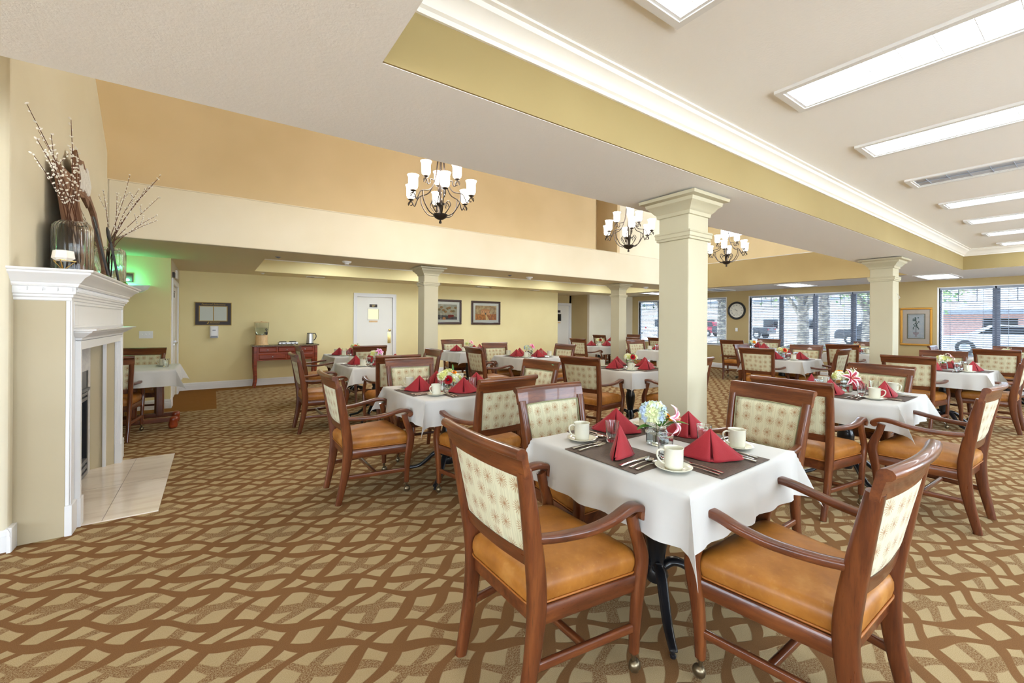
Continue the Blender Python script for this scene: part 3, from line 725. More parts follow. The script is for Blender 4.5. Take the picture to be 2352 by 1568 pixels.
    m.add(vs, fs); seat = m.obj('seat', LEATHER, t, smooth=80)
    m = MB(); m.tube([(cx + (x - cx) * 1.008, y * 1.008, .424) for x, y in O + O[:1]], .0045, 6, caps=False); m.obj('piping', PIPING, seat, smooth=80)
    # top rail: slab with rolled top, bowed backward in plan
    def railsec():
        return [(.013, -.052), (.015, -.03), (.013, .02), (.014, .038), (.008, .050), (-.006, .054), (-.022, .050), (-.031, .040), (-.033, .028), (-.026, .019), (-.014, .014), (-.012, -.02), (-.012, -.052)]
    m = MB(); pts = []; vs = []; sec = railsec(); k = len(sec); N = 14
    for i in range(N + 1):
        y = lerp(-.281, .281, i / N); bow = .022 * (1 - (y / .281) ** 2)
        for u, w in sec:
            zz = .961 + w; xx = -.289 - (w * .21) - bow + u
            vs.append((xx, y * (1 + (w - .05) * .12), zz))
    fs = [(i * k + j, i * k + (j + 1) % k, (i + 1) * k + (j + 1) % k, (i + 1) * k + j) for i in range(N) for j in range(k)] + [tuple(range(k))[::-1], tuple(N * k + j for j in range(k))]
    m.add(vs, fs); m.obj('top_rail', WOODY, t, smooth=45)
    # lower back rail
    m = MB(); vs = []; sec = [(-.012, -.026), (.012, -.026), (.012, .026), (-.012, .026)]; k = 4
    for i in range(N + 1):
        y = lerp(-.222, .222, i / N); bow = .016 * (1 - (y / .222) ** 2)
        vs += [(-.214 - w * .15 - bow + u, y, .592 + w) for u, w in sec]
    fs = [(i * k + j, i * k + (j + 1) % k, (i + 1) * k + (j + 1) % k, (i + 1) * k + j) for i in range(N) for j in range(k)] + [(3, 2, 1, 0), tuple(N * k + j for j in range(k))]
    m.add(vs, fs); m.obj('back_rail', WOODY, t, smooth=40)
    # padded back panel, fabric on both faces
    m = MB(); nu, nv = 12, 10
    def P(u, v, side):
        y = lerp(-1, 1, u) * lerp(.2115, .2275, v); z = lerp(.618, .912, v)
        e = min(min(u, 1 - u) * 9, min(v, 1 - v) * 9, 1); puff = (1 - (1 - e) ** 2) ** .5
        bow = lerp(.016, .022, v) * (1 - (2 * u - 1) ** 2)
        x = -.219 - (z - .60) * .20 - bow
        return (x + (.006 + .020 * puff if side > 0 else -.004 - .006 * puff), y, z)
    off = lambda q: (lambda a, b: (a * .46, b * .30))
    m.grid(lambda u, v: P(u, v, 1), nu, nv, uv=lambda u, v: (u * .46, v * .30)); m.grid(lambda u, v: P(1 - u, v, -1), nu, nv, uv=lambda u, v: (u * .46 + .6, v * .30 + .4))
    w = nu + 1; o2 = w * (nv + 1)
    for j in range(nv): m.f += [(j * w, (j + 1) * w, o2 + (j + 1) * w + nu, o2 + j * w + nu), (j * w + nu, (j + 1) * w + nu, o2 + (j + 1) * w, o2 + j * w)]
    for i in range(nu): m.f += [(i, i + 1, o2 + nu - i - 1, o2 + nu - i), (nv * w + i, nv * w + i + 1, o2 + nv * w + nu - i - 1, o2 + nv * w + nu - i)]
    back = m.obj('backrest', FABRIC, t, smooth=60)
    m = MB(); e = []
    for k in range(9): e.append(P(k / 8, 0.02, 1))
    for k in range(1, 7): e.append(P(.985, lerp(.02, .985, k / 6), 1))
    for k in range(1, 9): e.append(P(lerp(.985, .015, k / 8), .985, 1))
    for k in range(1, 7): e.append(P(.015, lerp(.985, .02, k / 6), 1))
    m.tube([(x + .003, y, z) for x, y, z in e], .0035, 5, caps=False); m.obj('piping', mat('sage_piping', srgb(150, 150, 112), .8), back)
    return t
# (rail centre x, y, facing degrees, label)
TN = {1: 'the table with the blue hydrangea', 2: 'the table with the red gerbera bowl', 3: 'the table with the lilac bud bouquet', 4: 'the table nearest the serving console',
      5: 'the small table below the framed paintings', 6: 'the table with the magenta lily bouquet', 7: 'the table just behind the big column', 8: 'the table by the recessed white door',
      9: 'the farthest table against the white wall', 10: 'the table in front of the corner window', 11: 'the table with the vermilion gerbera', 12: 'the table beneath the wall clock',
      13: 'the window table behind the far right column', 14: 'the table with the stargazer lily', 15: 'the table with the pale pink lily', 16: 'the window table at the right edge', 17: 'the trestle table behind the fireplace', 18: 'the hidden table near the clock wall'}
SD = {'w': 'fireplace side', 's': 'near side', 'n': 'back-wall side', 'e': 'window side'}
ANG = {'w': 0, 's': 90, 'n': -90, 'e': 180}
CHAIRS = [
 (1, 'w', .845, 1.41, 0), (1, 's', 1.885, .395, 0), (1, 'n', 1.86, 2.20, 0), (1, 'e', 3.10, 1.36, -8),
 (2, 'w', .765, 3.69, 0), (2, 'n', 1.86, 4.70, -5), (2, 's', 1.86, 2.69, 4), (2, 'e', 2.97, 3.67, 5),
 (3, 'w', .857, 6.15, 0), (3, 's', 1.90, 5.17, -4), (3, 'e', 2.75, 6.0, 0),
 (4, 'w', 1.20, 8.18, 0), (4, 's', 2.21, 7.39, -6),
 (5, 'n', 4.60, 8.98, -6), (5, 's', 4.70, 7.30, -4),
 (6, 'w', 3.55, 6.17, 0), (6, 'n', 4.62, 7.18, -4), (6, 'e', 5.56, 6.13, 0),
 (7, 'w', 3.70, 3.82, 14), (7, 's', 4.86, 2.93, 0),
 (8, 'w', 7.74, 8.05, 0), (8, 'e', 9.78, 8.0, 0),
 (9, 'w', 10.60, 10.0, 0), (9, 'e', 12.30, 9.95, 0),
 (10, 'n', 8.60, 6.90, -10), (18, 'w', 10.45, 7.65, 0),
 (11, 'w', 7.62, 3.56, 4), (11, 'e', 9.70, 3.58, 8), (11, 's', 8.72, 2.66, 0), (11, 'n', 8.75, 4.38, 0),
 (12, 'w', 10.70, 5.60, 8), (12, 'e', 12.30, 5.42, 10),
 (13, 'w', 10.66, 3.28, 8), (13, 'e', 12.72, 3.40, 0),
 (14, 'w', 3.605, 1.44, 0), (14, 's', 4.50, .50, -2), (14, 'e', 5.68, 1.42, -8),
 (15, 'w', 7.62, 1.62, 0), (15, 's', 8.82, .69, 0), (15, 'e', 9.63, 1.62, 0),
 (16, 'w', 11.03, 1.20, 0), (16, 'e', 12.72, 1.15, 0), (16, 'n', 11.75, 2.12, 0),
 (17, 's', -1.03, 6.60, 0), (17, 'n', -.86, 8.36, -8)]
cp = chair_proto(); first = True
for ti, sd, x, y, da in CHAIRS:
    a = R(ANG[sd] + da); d = .297
    lx, ly = x + d * cos(a), y + d * sin(a)
    lab = 'cherry armchair with tan leather seat on the %s of %s' % (SD[sd], TN[ti])
    if len(lab.split()) > 16: lab = 'cherry armchair with leather seat, %s of %s' % (SD[sd], TN[ti])
    if len(lab.split()) > 16: lab = 'leather armchair, %s of %s' % (SD[sd], TN[ti])
    if first: cp.location = (lx, ly, 0); cp.rotation_euler = (0, 0, a); tag(cp, lab, 'chair', 'cherry dining armchairs with tan leather seats'); first = False; kids(cp)
    else: clone(cp, (lx, ly, 0), a, lab)

# ================================================================ TABLES
TT = .80   # top of cloth
def table_proto():
    t = thing('dining_table', '', 'table')
    m = MB(); m.box(-.455, -.455, TT - .036, .455, .455, TT - .004); m.obj('tabletop', WOODX, t, smooth=0, bevel=.006)
    m = MB(); m.lathe([(0, .10), (.05, .10), (.06, .13), (.05, .16), (.038, .20), (.05, .27), (.062, .33), (.066, .40), (.058, .44), (.045, .47), (.055, .49), (.055, .51), (.042, .54), (.05, .60), (.045, .68), (.06, .72), (.16, .755), (.16, .763), (0, .763)], 24)
    m.obj('pedestal', IRON, t, smooth=50)
    for k in range(4):
        a = R(45 + 90 * k); pts = [(.03, .17), (.08, .20), (.14, .185), (.21, .12), (.28, .065), (.34, .045), (.40, .035), (.41, .03)]
        m = MB(); sp = smoothpath([(q * cos(a), q * sin(a), z) for q, z in pts], 4)
        m.sweep(sp, [rrect(lerp(.030, .017, i / (len(sp) - 1)), lerp(.022, .012, i / (len(sp) - 1)), .7, 4) for i in range(len(sp))], side=(-sin(a), cos(a), 0))
        leg = m.obj('leg', IRON, t, smooth=60)
        m = MB(); m.lathe([(0, 0), (.013, 0), (.014, .01), (.009, .014), (.009, .026), (.016, .034), (0, .034)], 12, (.40 * cos(a), .40 * sin(a), 0)); m.obj('foot', IRON, leg, smooth=50)
    return t
def cloth_mesh(seed, hx=.468, hy=.468, drop=.222):
    rr = random.Random(seed); ph = [rr.uniform(0, 6.3) for _ in range(8)]
    N = 56; m = MB(); rad = .02
    def side(d, s, k):      # drop profile beyond the edge: returns outward, down
        arc = rad * PI / 2
        if d < arc: th = d / rad; return rad * sin(th) - rad, rad * (1 - cos(th))
        e = d - arc; wv = .5 + .5 * sin(s * 17 + ph[k]) * .6 + .4 * sin(s * 31 + ph[k + 4])
        return e * (.04 + .13 * wv), rad + e * .985
    def fn(u, v):
        X = lerp(-hx - drop, hx + drop, u); Y = lerp(-hy - drop, hy + drop, v)
        ax, ay = abs(X), abs(Y); sx, sy = (1 if X > 0 else -1), (1 if Y > 0 else -1)
        dx, dy = ax - hx, ay - hy
        if dx <= 0 and dy <= 0: return (X, Y, TT)
        if dx > 0 and dy <= 0:
            o, dn = side(dx, Y, 0 if sx > 0 else 1); k = max(0, 1 + dy / .12) ** 2
            return (sx * (hx + o * (1 - .55 * k)), Y, TT - dn)
        if dy > 0 and dx <= 0:
            o, dn = side(dy, X, 2 if sy > 0 else 3); k = max(0, 1 + dx / .12) ** 2
            return (X, sy * (hy + o * (1 - .55 * k)), TT - dn)
        rr_ = math.hypot(dx, dy); f = math.atan2(dy, dx) / (PI / 2)    # 0..1 across the corner
        s = sin(f * PI) ** 1.3                                          # sharp outward fold in the middle
        out = rr_ * (.06 + .40 * s); base = rr_ * .05
        ox = base * (1 - f) + out * .72; oy = base * f + out * .72
        # sideways lean so that one face shows wider than the other
        lean = rr_ * .16 * sin(f * PI); ox += lean * cos(ph[5]) * .4; oy += lean * sin(ph[5]) * .4
        dn = (rr_ ** 2 - (ox ** 2 + oy ** 2)) ** .5 if rr_ > math.hypot(ox, oy) else rr_ * .6
        dn = max(dn - .004, .0)
        if rr_ < .03: dn = rr_ * rr_ / .03 * .85 if rr_ > 0 else 0
        return (sx * (hx + ox - .004), sy * (hy + oy - .004), TT - dn)
    # non-uniform parameters with lines on the table edge
    def par(i, h):
        tot = h + drop; k = 14; n2 = N
        if i <= k: return (drop * i / k) / (2 * tot)
        if i >= n2 - k: return 1 - (drop * (n2 - i) / k) / (2 * tot)
        return (drop + 2 * h * (i - k) / (n2 - 2 * k)) / (2 * tot)
    for j in range(N + 1):
        for i in range(N + 1): m.v.append(fn(par(i, hx), par(j, hy)))
    w = N + 1; m.f = [(j * w + i, j * w + i + 1, (j + 1) * w + i + 1, (j + 1) * w + i) for j in range(N) for i in range(N)]
    # thickness: hem turned inside
    me = m.mesh('tablecloth', CLOTH, smooth=75)
    return me
TABLES = {1: (1.90, 1.38, 1), 2: (1.83, 3.64, 2), 3: (1.98, 6.33, 1), 4: (2.2, 8.28, 0), 5: (4.57, 8.16, 2), 6: (4.83, 6.33, 1), 7: (4.82, 3.95, -4), 8: (8.74, 8.24, 0), 9: (11.45, 9.98, 0), 10: (8.60, 6.0, 0),
          11: (8.50, 3.52, 3), 12: (11.45, 5.45, 5), 13: (11.6, 3.32, 2), 14: (4.83, 1.455, 1), 15: (8.50, 1.42, 0), 16: (11.92, 1.17, 0), 17: (-.86, 7.40, 0), 18: (11.35, 7.6, 0)}
TSHORT = {1: 'beneath the blue hydrangea', 2: 'beneath the red gerbera bowl', 3: 'beneath the lilac bud bouquet', 4: 'nearest the serving console', 5: 'below the framed paintings', 6: 'beneath the magenta lily bouquet',
          7: 'just behind the big column', 8: 'by the recessed white door', 9: 'farthest away against the white wall', 10: 'in front of the corner window', 11: 'beneath the vermilion gerbera', 12: 'beneath the wall clock',
          13: 'by the window behind the far right column', 14: 'beneath the stargazer lily', 15: 'beneath the pale pink lily', 16: 'by the window at the right edge', 17: 'behind the fireplace', 18: 'near the clock wall beyond the column'}
tp = table_proto(); cms = [cloth_mesh(s) for s in (3, 11, 23)]; first = True
for i, (x, y, a) in TABLES.items():
    if i != 17:
        lab = 'square pedestal table with black iron legs, %s' % TSHORT[i]
        if first: tp.location = (x, y, 0); tp.rotation_euler = (0, 0, R(a)); tag(tp, lab, 'table', 'square dining tables on black pedestals'); first = False; kids(tp)
        else: clone(tp, (x, y, 0), R(a), lab)
    c = bpy.data.objects.new('tablecloth', cms[i % 3]); COL.objects.link(c); c.location = (x, y, 0); c.rotation_euler = (0, 0, R(a + 90 * ((i * 7) % 4)))
    tag(c, 'white tablecloth draped over the table %s' % TSHORT[i], 'tablecloth', 'white square tablecloths')
# trestle table behind the fireplace
x, y, a = TABLES[17]; t = thing('trestle_table', 'wooden trestle table with turned bun feet behind the fireplace', 'table', (x, y, 0))
m = MB(); m.box(-.455, -.455, TT - .036, .455, .455, TT - .004); m.obj('tabletop', WOODX, t, smooth=0, bevel=.006)
for s in (-1, 1):
    m = MB(); m.box(s * .30 - .04, -.10, .14, s * .30 + .04, .10, TT - .03) if False else m.sweep([(s * .12 + .14, s * .20, .12), (s * .12 + .14, s * .20, TT - .03)], rrect(.045, .045, .15, 2), side=(0, 1, 0)); m.obj('upright', WOODZ, t, smooth=40)
    m = MB(); m.box(-.36, s * .20 - .04, .095, .44, s * .20 + .04, .15); ft = m.obj('base_beam', WOODX, t, smooth=0, bevel=.006)
    for q in (-.33, .43):
        m = MB(); m.lathe([(0, 0), (.035, 0), (.048, .02), (.054, .05), (.046, .08), (.054, .10), (.054, .135), (.04, .15), (0, .155)], 20, (q, s * .20, 0)); m.obj('bun_foot', CONS, ft, smooth=60)

# ================================================================ TABLEWARE
def napkin_mesh(seed):
    """square napkin folded to a triangle and stood as a peaked tent with an open fold"""
    rr = random.Random(seed); m = MB(); H = .138; L = .135
    # left and right wings: curved surfaces from the peak to the base, front open pocket
    def wing(s, depth, lift, w0):
        def fn(u, v):   # u across from fold to hem, v from base to peak
            th = u * R(78); rad = L * (1 - v) * (1 + .08 * sin(u * 6 + seed)); 
            x = s * rad * sin(th + w0) ; y = -rad * cos(th + w0) * depth + .012 * (1 - v)
            z = H * v ** (.92 + .25 * u) + lift * (1 - v) * u
            return (x, y, z)
        return fn
    m.grid(wing(1, .55, .012, .05), 10, 12); m.grid(wing(-1, .55, .008, .05), 10, 12)
    m.grid(wing(1, .30, .022, -.02), 8, 12); m.grid(wing(-1, .30, .018, -.02), 8, 12)
    # back wall closing the tent
    def bk(u, v):
        x = lerp(-1, 1, u) * L * 1.02 * (1 - v); return (x, .012 * (1 - v) + .030 * (1 - (2 * u - 1) ** 2) * (1 - v), H * v)
    m.grid(bk, 12, 10)
    # hem lying on the mat
    m.grid(lambda u, v: (lerp(-.085, .085, u), lerp(-.02, -.072, v) * (1 - .6 * abs(2 * u - 1)), .004 + .006 * sin(v * PI) + .004 * (1 - v)), 8, 4)
    me = m.mesh('napkin', NAPKIN, smooth=70)
    return me
NAPM = [napkin_mesh(s) for s in (1, 2)]
def solidify_napkin(o):
    md = o.modifiers.new('thickness', 'SOLIDIFY'); md.thickness = .0025; md.offset = 0
def cup_proto():
    t = thing('coffee_mug', '', 'mug')
    m = MB(); r, h = .040, .092
    m.lathe([(0, .003), (.030, .003), (.032, 0), (.036, .002), (.0385, .012), (r, .05), (.0405, h - .006), (.0425, h - .002), (.0425, h), (.039, h), (.037, h - .006), (.0365, .05), (.034, .012), (0, .008)], 28)
    m.obj('body', CHINA, t, smooth=50)
    m = MB(); sp = smoothpath([(.036, 0, .076), (.052, 0, .081), (.067, 0, .074), (.070, 0, .058), (.062, 0, .038), (.048, 0, .026), (.037, 0, .022)], 4)
    m.sweep(sp, rrect(.0055, .004, .8, 3), side=(0, 1, 0)); m.obj('handle', CHINA, t, smooth=60)
    return t
def saucer_mesh():
    return MB().lathe([(0, .004), (.028, .004), (.030, 0), (.042, .001), (.060, .009), (.076, .016), (.078, .019), (.075, .020), (.058, .013), (.044, .007), (.034, .006), (0, .006)], 32).mesh('saucer', CHINA, smooth=60)
def glass_mesh():
    return MB().lathe([(0, 0), (.026, 0), (.029, .004), (.031, .04), (.036, .105), (.037, .108), (.0355, .108), (.034, .104), (.029, .045), (.0255, .016), (0, .014)], 30, ripple=None).mesh('glass', GLASS, smooth=50)
def tumbler_mesh():
    m = MB(); n = 40; prof = [(0, 0), (.027, 0), (.029, .004), (.0305, .03), (.033, .07), (.0365, .108), (.038, .110), (.0362, .110), (.034, .10), (.030, .05), (.026, .018), (0, .016)]
    vs = []
    for r, z in prof[:]:
        for j in range(n):
            a = 2 * PI * j / n; k = 1 + (.035 * (1 if j % 4 < 2 else -1) if .003 < z < .08 and r > .028 else 0); vs.append((r * k * cos(a), r * k * sin(a), z))
    m.add(vs, [(i * n + j, i * n + (j + 1) % n, (i + 1) * n + (j + 1) % n, (i + 1) * n + j) for i in range(len(prof) - 1) for j in range(n)])
    return m.mesh('tumbler', GLASS, smooth=40)
def fork_mesh():
    m = MB(); pts = [(-.098, 0, .003), (-.06, 0, .005), (-.01, 0, .006), (.03, 0, .005), (.048, 0, .003), (.062, 0, .004)]
    W = [.010, .007, .0032, .004, .011, .0115]; sp = smoothpath(pts, 4)
    tab = [(p[0], w) for p, w in zip(pts, W)]
    m.sweep(sp, [rrect(interp(tab, max(-.098, min(.062, p.x)))[0], .0012, .9, 2) for p in sp], side=(0, 1, 0))
    for k in range(4):
        y = -.0092 + k * .0061; m.sweep([(.058, y, .004), (.08, y, .0045), (.098, y * .9, .008)], rrect(.0014, .0009, .5, 2), side=(0, 1, 0))
    return m.mesh('fork', STEEL, smooth=50)
def spoon_mesh():
    m = MB(); pts = [(-.085, 0, .003), (-.05, 0, .005), (-.005, 0, .007), (.03, 0, .006), (.045, 0, .004)]; W = [.0095, .0065, .003, .003, .004]; sp = smoothpath(pts, 4); tab = [(p[0], w) for p, w in zip(pts, W)]
    m.sweep(sp, [rrect(interp(tab, max(-.085, min(.045, p.x)))[0], .0012, .9, 2) for p in sp], side=(0, 1, 0))
    def bowl(u, v):
        r = v; a = u * 2 * PI; x = .066 + .026 * r * cos(a); y = .0165 * r * sin(a) * (1 - .12 * cos(a)); return (x, y, .0015 + .0065 * r * r)
    m.grid(bowl, 16, 5); m.grid(lambda u, v: (lambda q: (q[0], q[1], q[2] - .001))(bowl(1 - u, v)), 16, 5)
    return m.mesh('spoon', STEEL, smooth=60)
def knife_mesh():
    m = MB(); pts = [(-.11, 0, .004), (-.06, 0, .005), (0, 0, .005), (.015, 0, .0045), (.06, 0, .004), (.10, 0, .003), (.115, 0.003, .003)]; W = [.009, .007, .006, .0085, .0095, .008, .002]; sp = smoothpath(pts, 4); tab = [(p[0], w) for p, w in zip(pts, W)]
    m.sweep(sp, [rrect(interp(tab, max(-.11, min(.115, p.x)))[0], .0025 if p.x < .01 else .0011, .8, 3) for p in sp], side=(0, 1, 0))
    return m.mesh('knife', STEEL, smooth=50)
SAUC, GLS, TUM, FORK, SPOON, KNIFE = saucer_mesh(), glass_mesh(), tumbler_mesh(), fork_mesh(), spoon_mesh(), knife_mesh()
PLM = MB().box(-.215, -.15, 0, .215, .15, .0025).mesh('placemat', PMAT, smooth=0)
cupp = cup_proto(); cup_first = [True]
SDW = {'w': 'fireplace-side place', 's': 'near-side place', 'n': 'back-wall-side place', 'e': 'window-side place'}
TW = {1: 'the blue hydrangea table', 2: 'the red gerbera table', 3: 'the lilac bud table', 4: 'the console-side table', 5: 'the table below the paintings', 6: 'the magenta lily table', 7: 'the table behind the big column', 8: 'the table by the recessed door',
      9: 'the farthest table', 10: 'the corner window table', 11: 'the vermilion gerbera table', 12: 'the table beneath the clock', 13: 'the window table behind the column', 14: 'the stargazer lily table', 15: 'the pale pink lily table', 16: 'the right-edge window table', 17: 'the table behind the fireplace'}
def small(name, me, loc, rz, label, cat, group):
    o = bpy.data.objects.new(name, me); COL.objects.link(o); o.location = loc; o.rotation_euler = (0, 0, rz); return tag(o, label, cat, group)
SETS = {1: 'wsne', 2: 'wsne', 3: 'wsne', 4: 'wsn', 5: 'wse', 6: 'wsne', 7: 'wsne', 8: 'wse', 9: 'ws', 10: 'ns', 11: 'wsne', 12: 'se', 13: 'wse', 14: 'wsne', 15: 'wsne', 16: 'wse', 17: 'e'}
NEAR = (1, 2, 3, 7, 14, 6, 15)
for ti, sides in SETS.items():
    cx, cy, ta = TABLES[ti]
    for sd in sides:
        a = R(ANG[sd] + ta)          # facing direction of the guest, towards table centre
        fx, fy = cos(a), sin(a); rx, ry = sin(a), -cos(a)   # right hand of the guest
        def at(f, rgt, z=0): return (cx + fx * f + rx * rgt, cy + fy * f + ry * rgt, TT + z)
        W_, TW_ = SDW[sd], TW[ti]
        rr = random.Random(ti * 10 + ord(sd))
        if ti != 17:
            small('placemat', PLM, at(-.305, 0, .0005), a + PI / 2, 'dark brown woven placemat at the %s of %s' % (W_, TW_), 'placemat', 'dark woven placemats')
            n = small('napkin', NAPM[ti % 2], at(-.285, -.015 + rr.uniform(-.02, .02), .0035), R(-35) + rr.uniform(-.55, .55) + (R(50) if (ti, sd) == (1, 'w') else 0), 'red peaked napkin at the %s of %s' % (W_, TW_), 'napkin', 'red folded napkins'); solidify_napkin(n)
        if ti in NEAR:
            for k, (nm, me, rgt) in enumerate((('fork', FORK, -.185), ('fork', FORK, -.150), ('knife', KNIFE, .115), ('spoon', SPOON, .150), ('spoon', SPOON, .185))):
                which = ('outer ', 'inner ', '', 'inner ', 'outer ')[k]
                small(nm, me, at(-.33, rgt, .0035), a + rr.uniform(-.06, .06), '%ssteel %s at the %s of %s' % (which, nm, W_, TW_), nm, 'steel %ss on the placemats' % nm if nm != 'knife' else 'steel knives on the placemats')
        mr = rr.uniform(0, 6.3)
        mx = at(-.275, .275, .0) if ti != 17 else at(-.30, .12)
        small('saucer', SAUC, (mx[0], mx[1], TT + .0008), mr, 'white china saucer beside the %s of %s' % (W_, TW_), 'saucer', 'white china saucers')
        lab = 'white coffee mug beside the %s of %s' % (W_, TW_)
        hz = mr
        if ti == 1: hz = {'w': 2.4, 's': 2.5, 'n': 2.7, 'e': -2.0}[sd]
        if cup_first[0]:
            cupp.location = (mx[0], mx[1], TT + .0065); cupp.rotation_euler = (0, 0, hz); tag(cupp, lab, 'mug', 'white coffee mugs'); kids(cupp); cup_first[0] = False
        else: clone(cupp, (mx[0], mx[1], TT + .0065), hz, lab)
        g = at(-.165, .16) if ti != 17 else at(-.34, -.05)
        small('drinking_glass', GLS if (ti + ord(sd)) % 2 else TUM, (g[0], g[1], TT + .0035), 0, 'clear drinking glass at the %s of %s' % (W_, TW_), 'glass', 'clear drinking glasses')
# ================================================================ FLOWERS
def hydrangea(m, c, r, n, rr, pet=.014, squash=.85):
    c = Vector(c)
    for k in range(n):
        z = 1 - 1.55 * (k + .5) / n; a = k * 2.39996; q = math.sqrt(max(0, 1 - z * z))
        d = Vector((q * cos(a), q * sin(a), z * squash)); p = c + d * r * rr.uniform(.93, 1.05)
        nrm = (d + Vector((rr.uniform(-.5, .5), rr.uniform(-.5, .5), rr.uniform(-.3, .4)))).normalized()
        t = nrm.orthogonal().normalized(); b = nrm.cross(t); a0 = rr.uniform(0, 6.3); s = pet * rr.uniform(.85, 1.2)
        for j in range(4):
            aa = a0 + j * PI / 2; u = t * cos(aa) + b * sin(aa); w = t * -sin(aa) + b * cos(aa)
            m.add([p, p + u * s * .7 + w * s * .6 + nrm * s * .25, p + u * s * 1.35 + nrm * s * .35, p + u * s * .7 - w * s * .6 + nrm * s * .25], [(0, 1, 2, 3)])
def gerbera(m, m2, c, nrm, r, petals=22):
    c = Vector(c); nrm = Vector(nrm).normalized(); t = nrm.orthogonal().normalized(); b = nrm.cross(t)
    for lay, (rad, lift, off) in enumerate(((1, .10, 0), (.9, .2, .5), (.6, .32, .2))):
        for j in range(petals):
            a = 2 * PI * (j + off) / petals; u = t * cos(a) + b * sin(a); w = t * -sin(a) + b * cos(a); hw = r * .15 * rad
            m.add([c + u * r * .2 + w * hw * .5, c + u * r * .2 - w * hw * .5, c + u * r * rad * .8 - w * hw + nrm * r * lift, c + u * r * rad + nrm * r * lift * .9, c + u * r * rad * .8 + w * hw + nrm * r * lift], [(0, 1, 2, 3, 4)])
    q = nrm.to_track_quat('Z', 'Y').to_matrix().to_4x4()
    m2.lathe([(0, r * .26), (r * .14, r * .25), (r * .24, r * .20), (r * .27, r * .05), (0, 0)], 14, c, q)
def lily(m, m2, c, nrm, r):
    c = Vector(c); nrm = Vector(nrm).normalized(); t = nrm.orthogonal().normalized(); b = nrm.cross(t)
    for j in range(6):
        a = PI / 3 * j; u = t * cos(a) + b * sin(a); w = t * -sin(a) + b * cos(a); hw = r * (.24 if j % 2 else .19)
        def fn(p, q):
            out = q; wd = hw * math.sin(PI * min(1, q * .92 + .05)) ** .8; x = (p - .5) * 2
            h = .42 * r * math.sin(q * 1.9) - .25 * r * q ** 3 + abs(x) * .10 * r * math.sin(PI * q)
            return c + u * (r * out) + w * (wd * x) + nrm * h
        m.grid(fn, 4, 9, uv=lambda p, q: (p, q))
    for j in range(5):
        a = 2 * PI * j / 5; u = t * cos(a) + b * sin(a); m2.tube([c, c + nrm * r * .35 + u * r * .08, c + nrm * r * .5 + u * r * .2], r * .012, 4); m2.ball(c + nrm * r * .5 + u * r * .2, r * .03, 5, 4, (1, 1, 2))
def leafm(m, base, tip, w, up=(0, 0, 1), sag=.2):
    A, B = Vector(base), Vector(tip); d = B - A; s = d.cross(Vector(up)).normalized(); L = d.length
    def fn(p, q):
        x = (p - .5) * 2; wd = w * math.sin(PI * (q * .94 + .03)) ** .75
        return A + d * q + s * wd * x + Vector(up) * (abs(x) * w * .35 * math.sin(PI * q) + sag * L * math.sin(PI * q) * .5)
    m.grid(fn, 4, 8)
def breath(m, mt, c, r, n, rr):
    c = Vector(c)
    for k in range(n):
        d = Vector((rr.gauss(0, 1), rr.gauss(0, 1), abs(rr.gauss(0, 1)) + .3)).normalized() * r * rr.uniform(.6, 1.1)
        m.ball(c + d, .0035, 5, 4); mt.tube([c, c + d * .6 + Vector((0, 0, .004)), c + d], .0006, 3)
OLIVE = mat('stamen_orange', srgb(200, 120, 20), .6)
